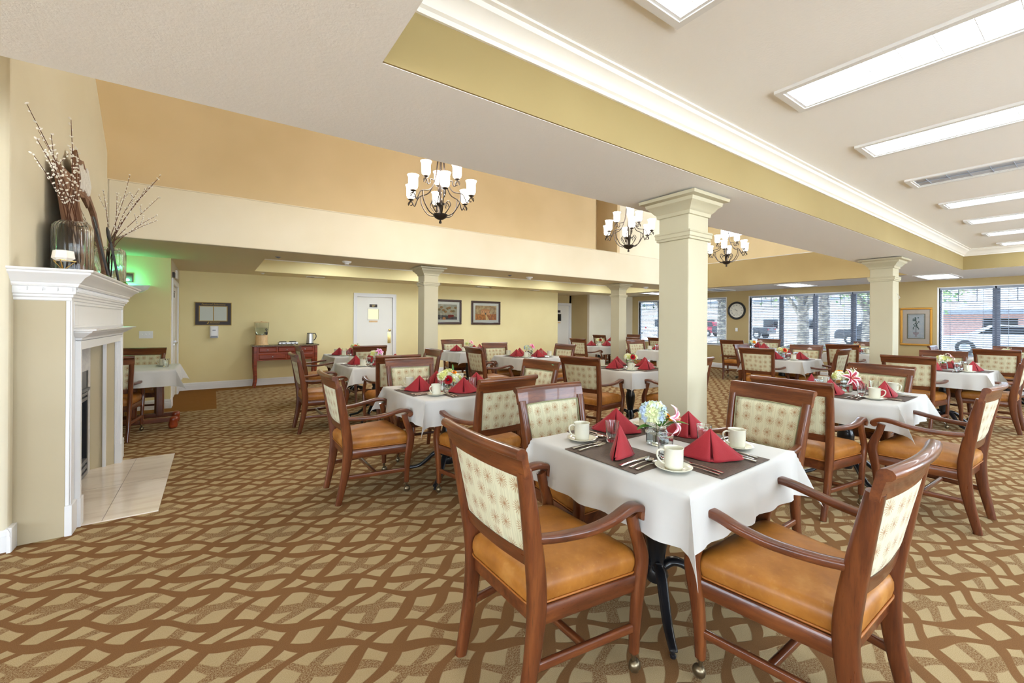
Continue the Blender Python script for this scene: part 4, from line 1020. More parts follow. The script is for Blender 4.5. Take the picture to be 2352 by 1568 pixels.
def bouquet(ti, kind, label, vase='square'):
    cx, cy, _ = TABLES[ti]; t = thing('flower_arrangement', label, 'flowers', (cx, cy, TT + .0015), 0, 'flower centrepieces on the dining tables')
    rr = random.Random(ti * 3 + 1)
    m = MB()
    if vase == 'square':      # square jar with round neck
        def sq(h, z, rd): return [(x, y, z) for x, y in rrect(h, h, rd, 6)]
        rings = [sq(.036, 0, .012), sq(.040, .006, .014), sq(.040, .060, .014), sq(.035, .074, .030), sq(.033, .080, .033), sq(.034, .100, .034), sq(.036, .102, .036), sq(.032, .102, .032), sq(.031, .08, .031), sq(.036, .058, .012), sq(.036, .012, .012), sq(.001, .010, .001)]
        n = len(rings[0]); m.add([v for q in rings for v in q], [(i * n + j, i * n + (j + 1) % n, (i + 1) * n + (j + 1) % n, (i + 1) * n + j) for i in range(len(rings) - 1) for j in range(n)] + [tuple(range(n))[::-1]])
    else:
        m.lathe([(0, 0), (.038, 0), (.045, .008), (.05, .03), (.046, .05), (.05, .06), (.046, .06), (.042, .05), (.046, .03), (.04, .012), (0, .01)], 32, ripple=(12, .03))
    va = m.obj('vase', GLASS, t, smooth=45)
    top = .10 if vase == 'square' else .058
    m = MB()
    if vase == 'square': m.box(-.0355, -.0355, .0105, .0355, .0355, .055)
    else: m.lathe([(0, .011), (.039, .0125), (.045, .03), (.041, .048), (0, .048)], 24)
    m.obj('water', WATER, va, smooth=0)
    ms = MB()
    def stem(p):
        p = Vector(p); ms.tube(smoothpath([(p.x * .1, -p.y * .12, .014), (p.x * .25, p.y * .25, top), tuple(p)], 4), .0018, 5)
    rgt = Vector((.818, -.575, 0)); tow = Vector((-.575, -.818, 0))      # picture right and towards the viewer
    def W(r_, f_, z): return tuple(rgt * r_ + tow * f_ + Vector((0, 0, z)))
    def head(name, material, fnc, lab=None):
        q = MB(); fnc(q); o = q.obj(name, material, t, smooth=0 if 'hydr' in name else 60)
        if lab: o['label'] = lab
        return o
    lf = MB(); br = MB()
    if kind == 'blue':
        head('hydrangea_head', HBLUE, lambda q: hydrangea(q, W(-.022, .0, top + .062), .060, 150, rr, .017), 'pale blue hydrangea head'); stem(W(-.02, 0, top + .05))
        st = MB(); head('lily_bloom', LILYP, lambda q: lily(q, st, W(.070, .01, top + .028), W(.8, .5, .15), .085), 'pale pink lily'); st.obj('stamens', OLIVE, t); stem(W(.05, 0, top + .03))
        c = MB(); g = MB(); gerbera(g, c, W(.045, .01, top + .045), W(.5, .4, .8), .036); g.obj('gerbera_bloom', GORANGE, t, smooth=0); c.obj('flower_centre', CENTER, t)
        leafm(lf, W(.02, .03, top), W(.145, .05, top + .015), .024); leafm(lf, W(-.02, .02, top - .01), W(-.12, .05, top - .012), .022); leafm(lf, W(0, .03, top), W(-.02, .065, top + .035), .018); leafm(lf, W(.02, .02, top), W(.05, .06, top + .05), .02)
    elif kind == 'gerb':
        head('hydrangea_head', HWHITE, lambda q: hydrangea(q, W(-.05, .01, top + .055), .052, 150, rr)); head('hydrangea_head', HWHITE, lambda q: hydrangea(q, W(.065, 0, top + .04), .046, 130, rr)); head('hydrangea_head', HWHITE, lambda q: hydrangea(q, W(0, -.02, top + .08), .045, 110, rr))
        for col_, p_, n_, r_ in ((GRED, W(.0, .055, top + .030), W(0, 1, .15), .045), (GORANGE, W(.045, .0, top + .095), W(.3, .3, .9), .034)):
            g, c = MB(), MB(); gerbera(g, c, p_, n_, r_); g.obj('gerbera_bloom', col_, t, smooth=0); c.obj('flower_centre', CENTER, t); stem(p_)
        st = MB(); breath(br, st, W(.02, .03, top + .06), .035, 26, rr); st.obj('fine_stems', STEM, t)
        leafm(lf, W(-.02, .04, top), W(-.05, .06, top - .03), .02); leafm(lf, W(.04, -.01, top + .05), W(.03, -.02, top + .17), .012)
    elif kind == 'star':
        head('hydrangea_head', HWHITE, lambda q: hydrangea(q, W(-.06, -.01, top + .045), .045, 120, rr)); head('hydrangea_head', HWHITE, lambda q: hydrangea(q, W(.06, -.01, top + .05), .052, 150, rr))
        st = MB(); head('lily_bloom', LILYR, lambda q: lily(q, st, W(0, .05, top + .035), W(0, 1, .35), .088), 'crimson stargazer lily edged white'); st.obj('stamens', OLIVE, t); stem(W(0, .04, top + .03))
        g, c = MB(), MB(); gerbera(g, c, W(-.05, -.02, top + .085), W(-.3, .2, .9), .032); g.obj('gerbera_bloom', GORANGE, t, smooth=0); c.obj('flower_centre', CENTER, t)
        st = MB(); breath(br, st, W(.06, 0, top + .085), .04, 26, rr); st.obj('fine_stems', STEM, t)
        leafm(lf, W(.04, .03, top + .03), W(.06, .07, top - .055), .02); leafm(lf, W(.03, .03, top + .03), W(.11, .04, top + .05), .014)
    else:
        big, colr, extra = kind
        head('hydrangea_head', HBLUE if big == 'b' else HWHITE, lambda q: hydrangea(q, W(-.035, 0, top + .05), .050, 90, rr, .013)); head('hydrangea_head', HWHITE, lambda q: hydrangea(q, W(.05, -.01, top + .04), .042, 70, rr, .013))
        g, c = MB(), MB()
        if extra == 'lily': st = c; lily(g, st, W(.055, .03, top + .07), W(.5, .5, .6), .07); g.obj('lily_bloom', colr, t); c.obj('stamens', OLIVE, t)
        else: gerbera(g, c, W(.02, .045, top + .05), W(.1, 1, .4), .042, 18); g.obj('gerbera_bloom', colr, t, smooth=0); c.obj('flower_centre', CENTER, t)
        st = MB(); breath(br, st, W(.04, 0, top + .085), .04, 18, rr); st.obj('fine_stems', STEM, t)
        leafm(lf, W(-.02, .03, top), W(-.07, .05, top - .02), .018); leafm(lf, W(.03, .02, top), W(.07, .06, top - .03), .018)
    lf.obj('leaves', LEAF, t, smooth=60); ms.obj('stems', STEM, t)
    if br.v: br.obj('filler_sprig', BREATH, t)
bouquet(1, 'blue', 'blue hydrangea with pink lily in a square glass jar')
bouquet(2, 'gerb', 'cream hydrangeas with a red gerbera in a low glass bowl', 'bowl')
bouquet(14, 'star', 'crimson stargazer lily with cream hydrangeas in a glass jar')
LIL = mat('lilac_petal', srgb(200, 130, 190), .5, fn=f_lily(srgb(196, 90, 160), srgb(240, 210, 232)))
MAG = mat('magenta_lily_petal', srgb(210, 60, 130), .5, fn=f_lily(srgb(200, 30, 110), srgb(240, 180, 210)))
bouquet(3, ('w', LIL, 'lily'), 'cream hydrangea with a lilac bud in a glass jar')
bouquet(4, ('w', GVERM, 'gerb'), 'vermilion gerbera bouquet on the table nearest the serving console')
bouquet(5, ('w', LILYP, 'lily'), 'pale hydrangea and pink bud bouquet below the framed paintings')
bouquet(6, ('b', MAG, 'lily'), 'grey green hydrangea bouquet with magenta lily in a glass jar')
bouquet(7, ('w', GRED, 'gerb'), 'yellow hydrangea and red gerbera bouquet just behind the big column')
bouquet(8, ('w', GRED, 'gerb'), 'leafy red gerbera bouquet on the table by the recessed door')
bouquet(10, ('w', LILYP, 'lily'), 'pale bouquet on the table in front of the corner window')
bouquet(11, ('w', GVERM, 'gerb'), 'vermilion gerbera and cream hydrangea bouquet near the clock')
bouquet(12, ('b', GORANGE, 'gerb'), 'orange gerbera bouquet on the table beneath the wall clock')
bouquet(13, ('b', GORANGE, 'gerb'), 'orange gerbera bouquet on the window table behind the column')
bouquet(15, ('w', LILYP, 'lily'), 'pale pink lily and hydrangea bouquet in a glass jar')
bouquet(16, ('w', GVERM, 'gerb'), 'orange and white bouquet on the right-edge window table')
# ================================================================ FIREPLACE
FX, FW, F0, F1 = -.778, -1.03, 3.995, 5.98
t = thing('fireplace', 'white fireplace surround with crown mantel and beige side panel on the left wall', 'fireplace', (-.9, 5.0, 0))
def fb(name, boxes, m, par=None, bevel=0, lab=None, **k):
    mb = MB()
    for q in (boxes if isinstance(boxes[0], (tuple, list)) else [boxes]): mb.box(q[0] + .9, q[1] - 5, q[2], q[3] + .9, q[4] - 5, q[5])
    o = mb.obj(name, m, par or t, smooth=0, bevel=bevel, **k)
    if lab: o['label'] = lab
    return o
O0, O1 = 4.20, 5.70   # opening
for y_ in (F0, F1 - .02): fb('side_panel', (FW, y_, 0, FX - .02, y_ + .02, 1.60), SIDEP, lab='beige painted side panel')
body = fb('body', [(FW, F0 + .02, 0, FX - .02, O0, 1.62), (FW, O1, 0, FX - .02, F1 - .02, 1.62), (FW, O0, 1.22, FX - .02, O1, 1.62)], TRIM)
fb('facing', [(FX - .0195, F0 + .0, .20, FX, O0, 1.60), (FX - .0195, O1, .20, FX, F1, 1.60), (FX - .0195, O0, 1.22, FX, O1, 1.60), (FX, F0 + .008, .2, FX + .008, F0 + .05, 1.56), (FX, F1 - .05, .2, FX + .008, F1 - .008, 1.56)], TRIM, bevel=.003)
for y0, y1 in ((F0 - .012, O0 - .08), (O1 + .08, F1 + .012)): fb('plinth_block', (FX - .02, y0, 0, FX + .016, y1, .2), TRIM, bevel=.004)
for y0, y1 in ((O0 - .085, O0 - .005), (O1 + .005, O1 + .085)): fb('plinth_block', (FX - .02, y0, 0, FX + .034, y1, .2), TRIM, bevel=.004)
# architrave round the opening, stepped
fb('architrave', [(FX + .0005, O0 - .08, .2, FX + .022, O0 - .012, 1.222), (FX + .0005, O1 + .012, .2, FX + .022, O1 + .08, 1.222), (FX + .0005, O0 - .08, 1.222, FX + .022, O1 + .08, 1.284),
   (FX + .022, O0 - .08, .2, FX + .03, O0 - .05, 1.284), (FX + .022, O1 + .05, .2, FX + .03, O1 + .08, 1.284), (FX + .022, O0 - .05, 1.26, FX + .03, O1 + .05, 1.284)], TRIM)
# raised frieze panel
fb('frieze_panel', [(FX, F0 + .06, 1.375, FX + .01, F1 - .06, 1.39), (FX, F0 + .06, 1.535, FX + .01, F1 - .06, 1.55), (FX, F0 + .06, 1.39, FX + .01, F0 + .075, 1.535), (FX, F1 - .075, 1.39, FX + .01, F1 - .06, 1.535)], TRIM, bevel=.003)
def wrap(name, prof, y0, y1, xw, xf, m, par=None, smooth=25):
    mb = MB(); vs = []
    for u, z in prof: vs += [(xw + .9, y0 - u - 5, z), (xf + u + .9, y0 - u - 5, z), (xf + u + .9, y1 + u - 5, z), (xw + .9, y1 + u - 5, z)]
    n = len(prof); fs = [(i * 4 + j, i * 4 + (j + 1) % 4, (i + 1) * 4 + (j + 1) % 4, (i + 1) * 4 + j) for i in range(n - 1) for j in range(4)] + [(3, 2, 1, 0), tuple((n - 1) * 4 + j for j in range(4))]
    mb.add(vs, fs); return mb.obj(name, m, par or t, smooth=smooth)
wrap('mantel_shelf', [(0, 1.555), (.008, 1.56), (.008, 1.575), (.018, 1.582), (.018, 1.595), (.03, 1.60), (.032, 1.612), (.032, 1.645), (.045, 1.647), (.052, 1.66), (.052, 1.668), (.064, 1.676), (.085, 1.705), (.112, 1.722), (.118, 1.728), (.118, 1.738), (.13, 1.742), (.135, 1.75), (.132, 1.757)], F0, F1, FW, FX, TRIM)
den = MB()
for k in range(4): y = F0 - .044; x = FW + .03 + k * .068; den.box(x + .9, y - 5, 1.617, x + .036 + .9, y + .013 - 5, 1.641)
den.obj('dentils', TRIM, t, smooth=0)
rp = MB(); yy = F0 - .02; k = 0
while yy < F1 + .03:
    rp.tube([(FX + .032 + .9, yy - 5, 1.616), (FX + .041 + .9, yy + .012 - 5, 1.629), (FX + .032 + .9, yy + .024 - 5, 1.642)], [.005, .008, .005], 6); yy += .021; k += 1
rp.obj('rope_moulding', TRIM, t)
wrap('lower_shelf', [(0, 1.285), (.012, 1.29), (.016, 1.305), (.03, 1.312), (.06, 1.335), (.07, 1.34), (.078, 1.352), (.1, 1.357), (.102, 1.365)], O0 - .06, O1 + .06, FX, FX + .02, TRIM)
# recess: splayed beige cheeks, marble slips, firebox
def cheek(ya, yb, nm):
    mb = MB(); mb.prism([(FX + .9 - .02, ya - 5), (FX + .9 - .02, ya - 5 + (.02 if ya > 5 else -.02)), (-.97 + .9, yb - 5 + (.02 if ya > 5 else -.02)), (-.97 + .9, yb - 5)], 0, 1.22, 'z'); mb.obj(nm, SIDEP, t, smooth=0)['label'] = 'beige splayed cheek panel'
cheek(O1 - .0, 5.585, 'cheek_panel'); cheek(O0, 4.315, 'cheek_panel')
for y in (5.642, 4.258):
    fb('cheek_bead', (-.872, y - .014, 0, -.848, y + .014, 1.215), TRIM)
fb('marble_slip', [(-.985, 4.315, 0, -.95, 4.43, 1.22), (-.985, 5.47, 0, -.95, 5.585, 1.22), (-.985, 4.43, .965, -.95, 5.47, 1.22)], MARBLEG, lab='pale grey marble slips')
fbx = fb('firebox', [(-.99, 4.43, .012, -.945, 4.47, .965), (-.99, 5.43, .012, -.945, 5.47, .965), (-1.02, 4.43, .012, -1.0, 5.47, .965)], FBOX, lab='black metal gas firebox')
fb('hood', [(-.985, 4.47, .80, -.948, 5.43, .965), (-.948, 4.46, .79, -.925, 5.44, .815)], FGREY, fbx)
lv = []
for k in range(3): lv.append((-.985, 4.47, .02 + k * .055, -.94, 5.43, .055 + k * .055))
for k in range(2): lv.append((-.985, 4.47, .70 + k * .045, -.94, 5.43, .728 + k * .045))
fb('louver', lv, FGREY, fbx, bevel=.004)
fb('glass_door', (-.975, 4.5, .19, -.965, 5.40, .69), FGLASS, fbx)
mb = MB(); mb.box(-.97, 4.13, 0, -.33, 5.80, .008); hs = mb.obj('hearth_slab', MARBLE, None, smooth=0); tag(hs, 'polished cream marble hearth slab set in the carpet', 'hearth')
mb = MB(); mb.box(-.642, 4.13, .0075, -.638, 5.80, .0086); mb.box(-.97, 4.955, .0075, -.33, 4.958, .0086); mb.obj('tile_joint', GROUT, hs, smooth=0)
# ---------------------------------------------------------------- mantel decor
MZ = 1.7575
def willow(name, x, y, tips, lab, seed):
    rr = random.Random(seed)
    v = thing('ribbed_vase', 'clear ribbed glass vase on the mantel, %s' % lab, 'vase', (x, y, MZ), 0, 'ribbed glass vases on the mantel')
    m = MB(); m.lathe([(0, 0), (.10, 0), (.112, .008), (.114, .03), (.114, .34), (.110, .375), (.092, .398), (.075, .405), (.075, .41), (.07, .41), (.07, .40), (.088, .39), (.104, .37), (.108, .34), (.108, .03), (.10, .012), (0, .012)], 96, ripple=(24, .022)); m.obj('body', GLASS, v, smooth=60)
    b = thing(name, 'bunch of pussy willow twigs in the ribbed vase %s' % lab, 'twigs', (x, y, MZ + .016), 0, 'pussy willow bunches on the mantel')
    for tx, ty, tz in tips:
        m, c = MB(), MB(); base = Vector((rr.uniform(-.05, .05), rr.uniform(-.05, .05), 0)); neck = Vector((rr.uniform(-.03, .03), rr.uniform(-.03, .03), .40)); tip = Vector((tx - x, ty - y, tz - MZ - .016))
        mid = neck.lerp(tip, .5) + Vector((rr.uniform(-.02, .02), rr.uniform(-.02, .02), .03)); sp = smoothpath([base, neck, mid, tip], 8); n = len(sp)
        m.tube(sp, [lerp(.0045, .0015, i / n) for i in range(n)], 5)
        side = mid.lerp(tip, .2); st = side + Vector((rr.uniform(-.07, .07), rr.uniform(-.07, .07), rr.uniform(.08, .16))); m.tube([side, side.lerp(st, .5), st], .0015, 4)
        for q, w in ((sp[12:], 1), ([side.lerp(st, a / 5) for a in range(1, 6)], .8)):
            for i, p in enumerate(q):
                for _ in range(1 if w < 1 or i % 3 else 2):
                    d = Vector((rr.uniform(-1, 1), rr.uniform(-1, 1), rr.uniform(.2, 1))).normalized(); pp = p + Vector((rr.uniform(-1, 1), rr.uniform(-1, 1), rr.uniform(-1, 1))) * .006
                    c.ball(pp + d * .008, .0055, 6, 5, (1, 1, 1.9), d.to_track_quat('Z', 'Y').to_matrix())
        br = m.obj('twig', TWIG, b); c.obj('catkins', CATKIN, br)['kind'] = 'stuff'
willow('willow_bunch', -.87, 4.53, [(-.86, 3.50, 2.64), (-.86, 3.68, 2.50), (-.87, 3.90, 2.49), (-.80, 4.10, 2.80), (-.86, 3.95, 2.62), (-.88, 4.68, 2.76), (-.86, 3.62, 2.39), (-.85, 4.42, 2.57)], 'end nearest the viewer', 5)
willow('willow_bunch', -.86, 5.93, [(-.47, 5.90, 2.98), (-.50, 5.96, 2.95), (-.49, 5.95, 2.75), (-.655, 5.95, 2.80), (-.72, 5.93, 2.94), (-.58, 5.97, 2.85), (-.82, 5.94, 2.74), (-.92, 5.92, 2.74), (-.50, 5.95, 2.56), (-.51, 6.0, 2.51)], 'end beside the exit alcove', 9)
def leaning(mb, dz0=MZ): return mb
def lean(o, ang, x, y): o.location = (x, y, MZ); o.rotation_euler = (0, R(ang), 0)
b = MB(); b.box(-.03, -.28, 0, 0, .28, .88); b.box(0, -.25, .03, .006, .25, .85); o = b.obj('wooden_board', RUSTIC, None, smooth=0, bevel=.004); lean(o, -7, -.86, 4.86); tag(o, 'large brown wooden board leaning on the wall behind the near vase', 'wall decor')
m = thing('octagonal_mirror', 'rustic octagonal wood framed mirror leaning on the wall above the mantel', 'mirror', (-.81, 5.24, MZ)); m.rotation_euler = (0, R(-9), 0)
def octo(hy, z0, z1, c): return [(-hy + c, z0), (hy - c, z0), (hy, z0 + c), (hy, z1 - c), (hy - c, z1), (-hy + c, z1), (-hy, z1 - c), (-hy, z0 + c)]
A_, B_ = octo(.37, 0, .84, .14), octo(.30, .07, .77, .115); q = MB(); n = 8
vs = [(x, y, z) for x in (0, -.028) for P in (A_, B_) for y, z in P]
q.add(vs, [f for j in range(8) for k in [(j + 1) % 8] for f in ((j, k, 8 + k, 8 + j), (16 + j, 24 + j, 24 + k, 16 + k), (j, 16 + j, 16 + k, k), (8 + j, 8 + k, 24 + k, 24 + j))])
q.obj('frame', RUSTIC, m, smooth=0); q = MB(); q.add([(-.018, y, z) for y, z in octo(.305, .065, .775, .117)], [tuple(range(8))]); q.obj('mirror_pane', MIRROR, m, smooth=0)
sg = thing('carved_wood_sign', 'dark cut-out wooden sign with pale carved strokes above the octagonal mirror', 'wall decor', (-.925, 5.22, MZ + .72)); sg.rotation_euler = (0, R(-4), 0)
q = MB(); q.prism([(-.2, .06), (-.12, 0), (.02, .03), (.13, -.04), (.22, .1), (.24, .26), (.16, .30), (.1, .37), (-.05, .34), (-.12, .4), (-.2, .3)], -.035, -.005, 'x'); q.obj('board', RUSTIC, sg, smooth=0)
q = MB(); rr = random.Random(4)
for k in range(9): y = -.15 + k * .04; q.sweep([(.0, y, .06 + rr.uniform(0, .03)), (.012, y + .012, .16), (.0, y + .03, .30 + rr.uniform(-.03, .03))], rrect(.004, .005, .3, 2), side=(0, 1, 0))
q.obj('carved_strokes', CATKIN, sg)
for k, (nm, y, ang, lab) in enumerate((('giant_spoon', 5.56, -8, 'giant black wooden spoon leaning beside the octagonal mirror'), ('giant_fork', 5.08, -10, 'giant black wooden fork leaning in front of the octagonal mirror'))):
    q = MB(); hw = .028
    q.sweep(smoothpath([(0, 0, .0), (0, .0, .2), (0, 0, .36), (.0, 0, .42)], 4), rrect(.014, .009, .6, 3), side=(0, 1, 0))
    if k == 0: q.ball((-.004, 0, .48), .08, 14, 10, (.18, .55, 1))
    else:
        q.cbox((0, 0, .44), (.007, .036, .025))
        for j in range(3): q.sweep([(0, -.027 + j * .027, .45), (.004, -.027 + j * .027, .5), (0, -.027 + j * .027, .56)], rrect(.007, .006, .5, 2), side=(0, 1, 0))
    o = q.obj(nm, BLACK, None, smooth=50); o.location = (-.745, y, MZ + .003); o.rotation_euler = (R(8 if k == 0 else 5), R(ang), 0); tag(o, lab, 'wall decor')
for k, (x, y, r_) in enumerate(((-.74, 5.72, .035), (-.76, 5.62, .028), (-.74, 4.86, .03))):
    q = MB(); rr = random.Random(k)
    for j in range(70): a, b_ = rr.uniform(0, 6.3), rr.uniform(-.2, 1); d = Vector((cos(a) * math.sqrt(max(0, 1 - b_ * b_)), sin(a) * math.sqrt(max(0, 1 - b_ * b_)), b_)); q.ball(d * r_ * .85 + Vector((0, 0, r_ * .55)), r_ * .25, 5, 4)
    o = q.obj('moss_tuft', MOSS, None); o.location = (x, y, MZ); tag(o, 'green moss tuft %s' % ('beside the far ribbed vase', 'at the foot of the giant spoon', 'beside the near ribbed vase')[k], 'moss', 'green moss tufts on the mantel')
c = thing('candle_holder', 'white block candle in a gold wire holder at the near mantel end', 'candle holder', (-.825, 4.06, MZ))
q = MB(); q.lathe([(0, 0), (.055, 0), (.055, .004), (.02, .006), (0, .006)], 6); 
for k in range(3):
    a = 2 * PI * k / 3 + .5; q.tube([(0, 0, .006), (.062 * cos(a), .062 * sin(a), .07)], .0028, 6); a2 = 2 * PI * (k + 1) / 3 + .5; q.tube([(.062 * cos(a), .062 * sin(a), .07), (.062 * cos(a2), .062 * sin(a2), .07)], .0028, 6)
q.obj('wire_stand', BRASS, c)
q = MB(); q.lathe([(0, .062), (.034, .066), (.058, .085), (.05, .135), (0, .142)], 6); q.obj('candle', CANDLE, c, smooth=0)

# ================================================================ CONSOLE AND WHAT STANDS ON IT
CX0, CX1, CY0, CY1, CZ = .665, 1.975, 10.44, 10.88, .905
t = thing('console_table', 'cherry serving console with granite top and five drawers against the yellow wall', 'console table', ((CX0 + CX1) / 2, 10.66, 0)); ox, oy = (CX0 + CX1) / 2, 10.66
def cb(name, b, m, par=None, bevel=0):
    mb = MB()
    for q in (b if isinstance(b[0], (tuple, list)) else [b]): mb.box(q[0] - ox, q[1] - oy, q[2], q[3] - ox, q[4] - oy, q[5])
    return mb.obj(name, m, par or t, smooth=0, bevel=bevel)
cb('granite_top', (CX0, CY0, CZ - .028, CX1, CY1, CZ), GRANITE, bevel=.006)
cb('body', [(CX0 + .10, CY0 + .035, .575, CX1 - .10, CY1 - .02, CZ - .028)], CONS)
for sx in (0, 1):
    for sy in (0, 1):
        x = CX0 + .065 if not sx else CX1 - .065; y = CY0 + .06 if not sy else CY1 - .05; d = -1 if not sx else 1
        m = MB(); sp = smoothpath([(x - ox, y - oy, CZ - .03), (x - ox, y - oy, .6), (x - ox + d * .0, y - oy, .4), (x - ox - d * .012, y - oy, .18), (x - ox + d * .012, y - oy, .002)], 4)
        m.sweep(sp, [rrect(.034 * k_ , .034 * k_, .15, 2) for k_ in [lerp(1, .62, max(0, min(1, (.62 - p.z) / .5))) for p in sp]], side=(1, 0, 0)); m.obj('leg', CONS, t, smooth=40)
W_ = CX1 - CX0 - .20; xa = CX0 + .10
for row, (n, z0, z1) in enumerate(((3, .745, .86), (2, .595, .715))):
    for k in range(n):
        a, b_ = xa + .012 + (W_ - .024) * k / n + .01, xa + .012 + (W_ - .024) * (k + 1) / n - .01
        m = MB(); f0, f1 = CY0 + .036 - oy, CY0 + .018 - oy; i = .022
        vs = [(a - ox, f0, z0), (b_ - ox, f0, z0), (b_ - ox, f0, z1), (a - ox, f0, z1), (a + i - ox, f1, z0 + i), (b_ - i - ox, f1, z0 + i), (b_ - i - ox, f1, z1 - i), (a + i - ox, f1, z1 - i)]
        m.add(vs, [(4, 5, 6, 7), (0, 1, 5, 4), (1, 2, 6, 5), (2, 3, 7, 6), (3, 0, 4, 7)]); dr = m.obj('drawer', CONS, t, smooth=0)
        MB().ball(((a + b_) / 2 - ox, f1 - .014, (z0 + z1) / 2), .012, 12, 8).obj('knob', BRUSH, dr)
# water dispenser
t = thing('drink_dispenser', 'clear water dispenser with pale wood lid and base on the console', 'dispenser', (.855, 10.63, CZ + .0005))
m = MB(); m.lathe([(0, 0), (.135, 0), (.135, .012), (.118, .02), (.112, .21), (.105, .215), (0, .215)], 32); m.obj('wooden_base', BAMBOO, t, smooth=40)
m = MB(); m.lathe([(0, .216), (.104, .216), (.112, .222), (.128, .33), (.138, .42), (.14, .485), (.136, .485), (.134, .42), (.124, .33), (.108, .226), (0, .224)], 32); tk = m.obj('glass_tank', GLASS, t, smooth=50)
m = MB(); m.lathe([(0, .2255), (.1065, .2275), (.1225, .33), (.129, .372), (0, .372)], 32); m.obj('water', WATER, tk, smooth=40)
m = MB(); m.lathe([(.0, .5), (.08, .498), (.145, .488), (.148, .484), (0, .484)], 32); m.lathe([(0, .514), (.016, .512), (.018, .5), (0, .498)], 12); m.obj('wooden_lid', BAMBOO, t, smooth=40)
m = MB(); a = R(-62); d = Vector((cos(a), sin(a), 0)); p = d * .108; m.tube([p + Vector((0, 0, .26)), p + d * .055 + Vector((0, 0, .26))], .016, 12); m.tube([p + d * .05 + Vector((0, 0, .275)), p + d * .055 + Vector((0, 0, .22))], .014, 10); m.cbox(p + d * .052 + Vector((0, 0, .30)), (.006, .008, .03)); m.tube([p + d * .052 + Vector((cos(k * .7) * .016, 0, .335 + sin(k * .7) * .02)) for k in range(10)], .005, 6); m.obj('tap', BLACK, t, smooth=50)
t = thing('double_burner', 'low steel double hot plate with black knobs on the console', 'hot plate', (1.36, 10.62, CZ + .0005))
m = MB(); m.box(-.19, -.12, .01, .19, .12, .052); m.obj('body', BRUSH, t, smooth=0, bevel=.008)
m = MB(); 
for x in (-.1, .1): m.lathe([(0, .066), (.07, .066), (.075, .06), (.075, .052)], 24, (x, .01, 0))
m.obj('plate', BLACK, t)
for x in (-.13, -.05, .05, .13): MB().lathe([(0, .014), (.010, .014), (.012, 0)], 12, (x, -.12, .03), Matrix.Rotation(R(90), 3, 'X')).obj('knob', BLACK, t)
m = MB()
for x in (-.17, .17):
    for y in (-.1, .1): m.lathe([(0, 0), (.012, 0), (.012, .012), (0, .012)], 8, (x, y, 0))
m.obj('foot', RUBBER, t)
t = thing('electric_kettle', 'brushed steel electric kettle with black handle on the console', 'kettle', (1.81, 10.62, CZ + .0005))
m = MB(); m.lathe([(0, .02), (.078, .02), (.078, .04), (.066, .21), (.064, .235), (.05, .242), (0, .243)], 32); m.obj('body', BRUSH, t, smooth=50)
m = MB(); m.lathe([(0, 0), (.08, 0), (.081, .02), (0, .02)], 28); m.obj('power_base', BLACK, t, smooth=40)
m = MB(); m.sweep(smoothpath([(.055, 0, .232), (.10, 0, .236), (.125, 0, .21), (.128, 0, .15), (.10, 0, .10), (.068, 0, .075)], 4), rrect(.012, .009, .5, 3), side=(0, 1, 0)); m.obj('handle', BLACK, t, smooth=60)
m = MB(); m.lathe([(.064, .232), (.062, .246), (.03, .252), (0, .252)], 24); m.obj('lid', BLACK, t, smooth=60)

# ================================================================ ON THE WALLS
def MY(x, y, z): return T(x, y, z) @ RX(90)                                        # lies on a wall facing -Y
def MX_(x, y, z): return Matrix(((0, 0, -1, x), (-1, 0, 0, y), (0, 1, 0, z), (0, 0, 0, 1)))   # lies on a wall facing -X
t = thing('menu_board', 'dark menu board with gold edging and two blank sheets on the yellow wall', 'notice board', (0, YB, 1.565))
m = MB(); m.box(-.318, -.016, -.242, .318, -.001, .242); m.obj('board', SIGNB, t, smooth=0)
m = MB()
for q in ((-.318, -.242, -.306, .242), (.306, -.242, .318, .242), (-.306, -.242, .306, -.23), (-.306, .23, .306, .242), (-.245, -.155, -.232, .165), (.232, -.155, .245, .165), (-.232, -.155, .232, -.143), (-.232, .153, .232, .165), (-.006, -.143, .006, .153)): m.box(q[0], -.022, q[1], q[2], -.015, q[3])
m.obj('gold_edging', GILT, t, smooth=0)
for s in (-1, 1): m = MB(); x0 = s * .119; m.box(x0 - .111, -.019, -.142, x0 + .111, -.0165, .152); m.obj('paper_sheet', PAPER, t, smooth=0)
text('lettering', 'Featured Selections', .052, GILT, t, T(0, -.0175, .196) @ RX(90), shear=.3)
text('lettering', 'BROOKDALE', .030, GILT, t, T(.025, -.0175, -.18) @ RX(90), sx=1.0)
m = MB(); m.box(-.06, -.0178, -.205, .10, -.016, -.2025); m.obj('ruled_line', GILT, t, smooth=0)
m = MB()
for x, z, r_ in ((-.098, -.200, .013), (-.088, -.186, .010), (-.081, -.172, .007)): m.lathe([(0, .002), (r_, .002), (r_, 0)], 12, (x, -.0165, z), Matrix.Rotation(R(90), 3, 'X'))
m.obj('emblem', GILT, t)
t = thing('hand_sanitizer', 'white hand sanitizer dispenser below the menu board', 'dispenser', (.013, YB, 1.19))
m = MB(); sp = [(0, -.001 - d, 0) for d in (0, .03, .075, .095, .10)]; m.sweep(sp, [rrect(.076 * k, .125 * k, .025, 4) for k in (1, 1, .96, .85, .6)], side=(1, 0, 0)); m.obj('cover', WHITEP, t, smooth=60)
m = MB(); m.sweep([(0, -.06, -.105), (0, -.101, -.105)], [rrect(.06, .022, .02, 4)] * 2, side=(1, 0, 0)); m.obj('push_lever', FGREY, t, smooth=50)
m = MB(); m.box(-.028, -.1025, .025, .028, -.099, .042); m.obj('brand_plate', FGREY, t, smooth=0)
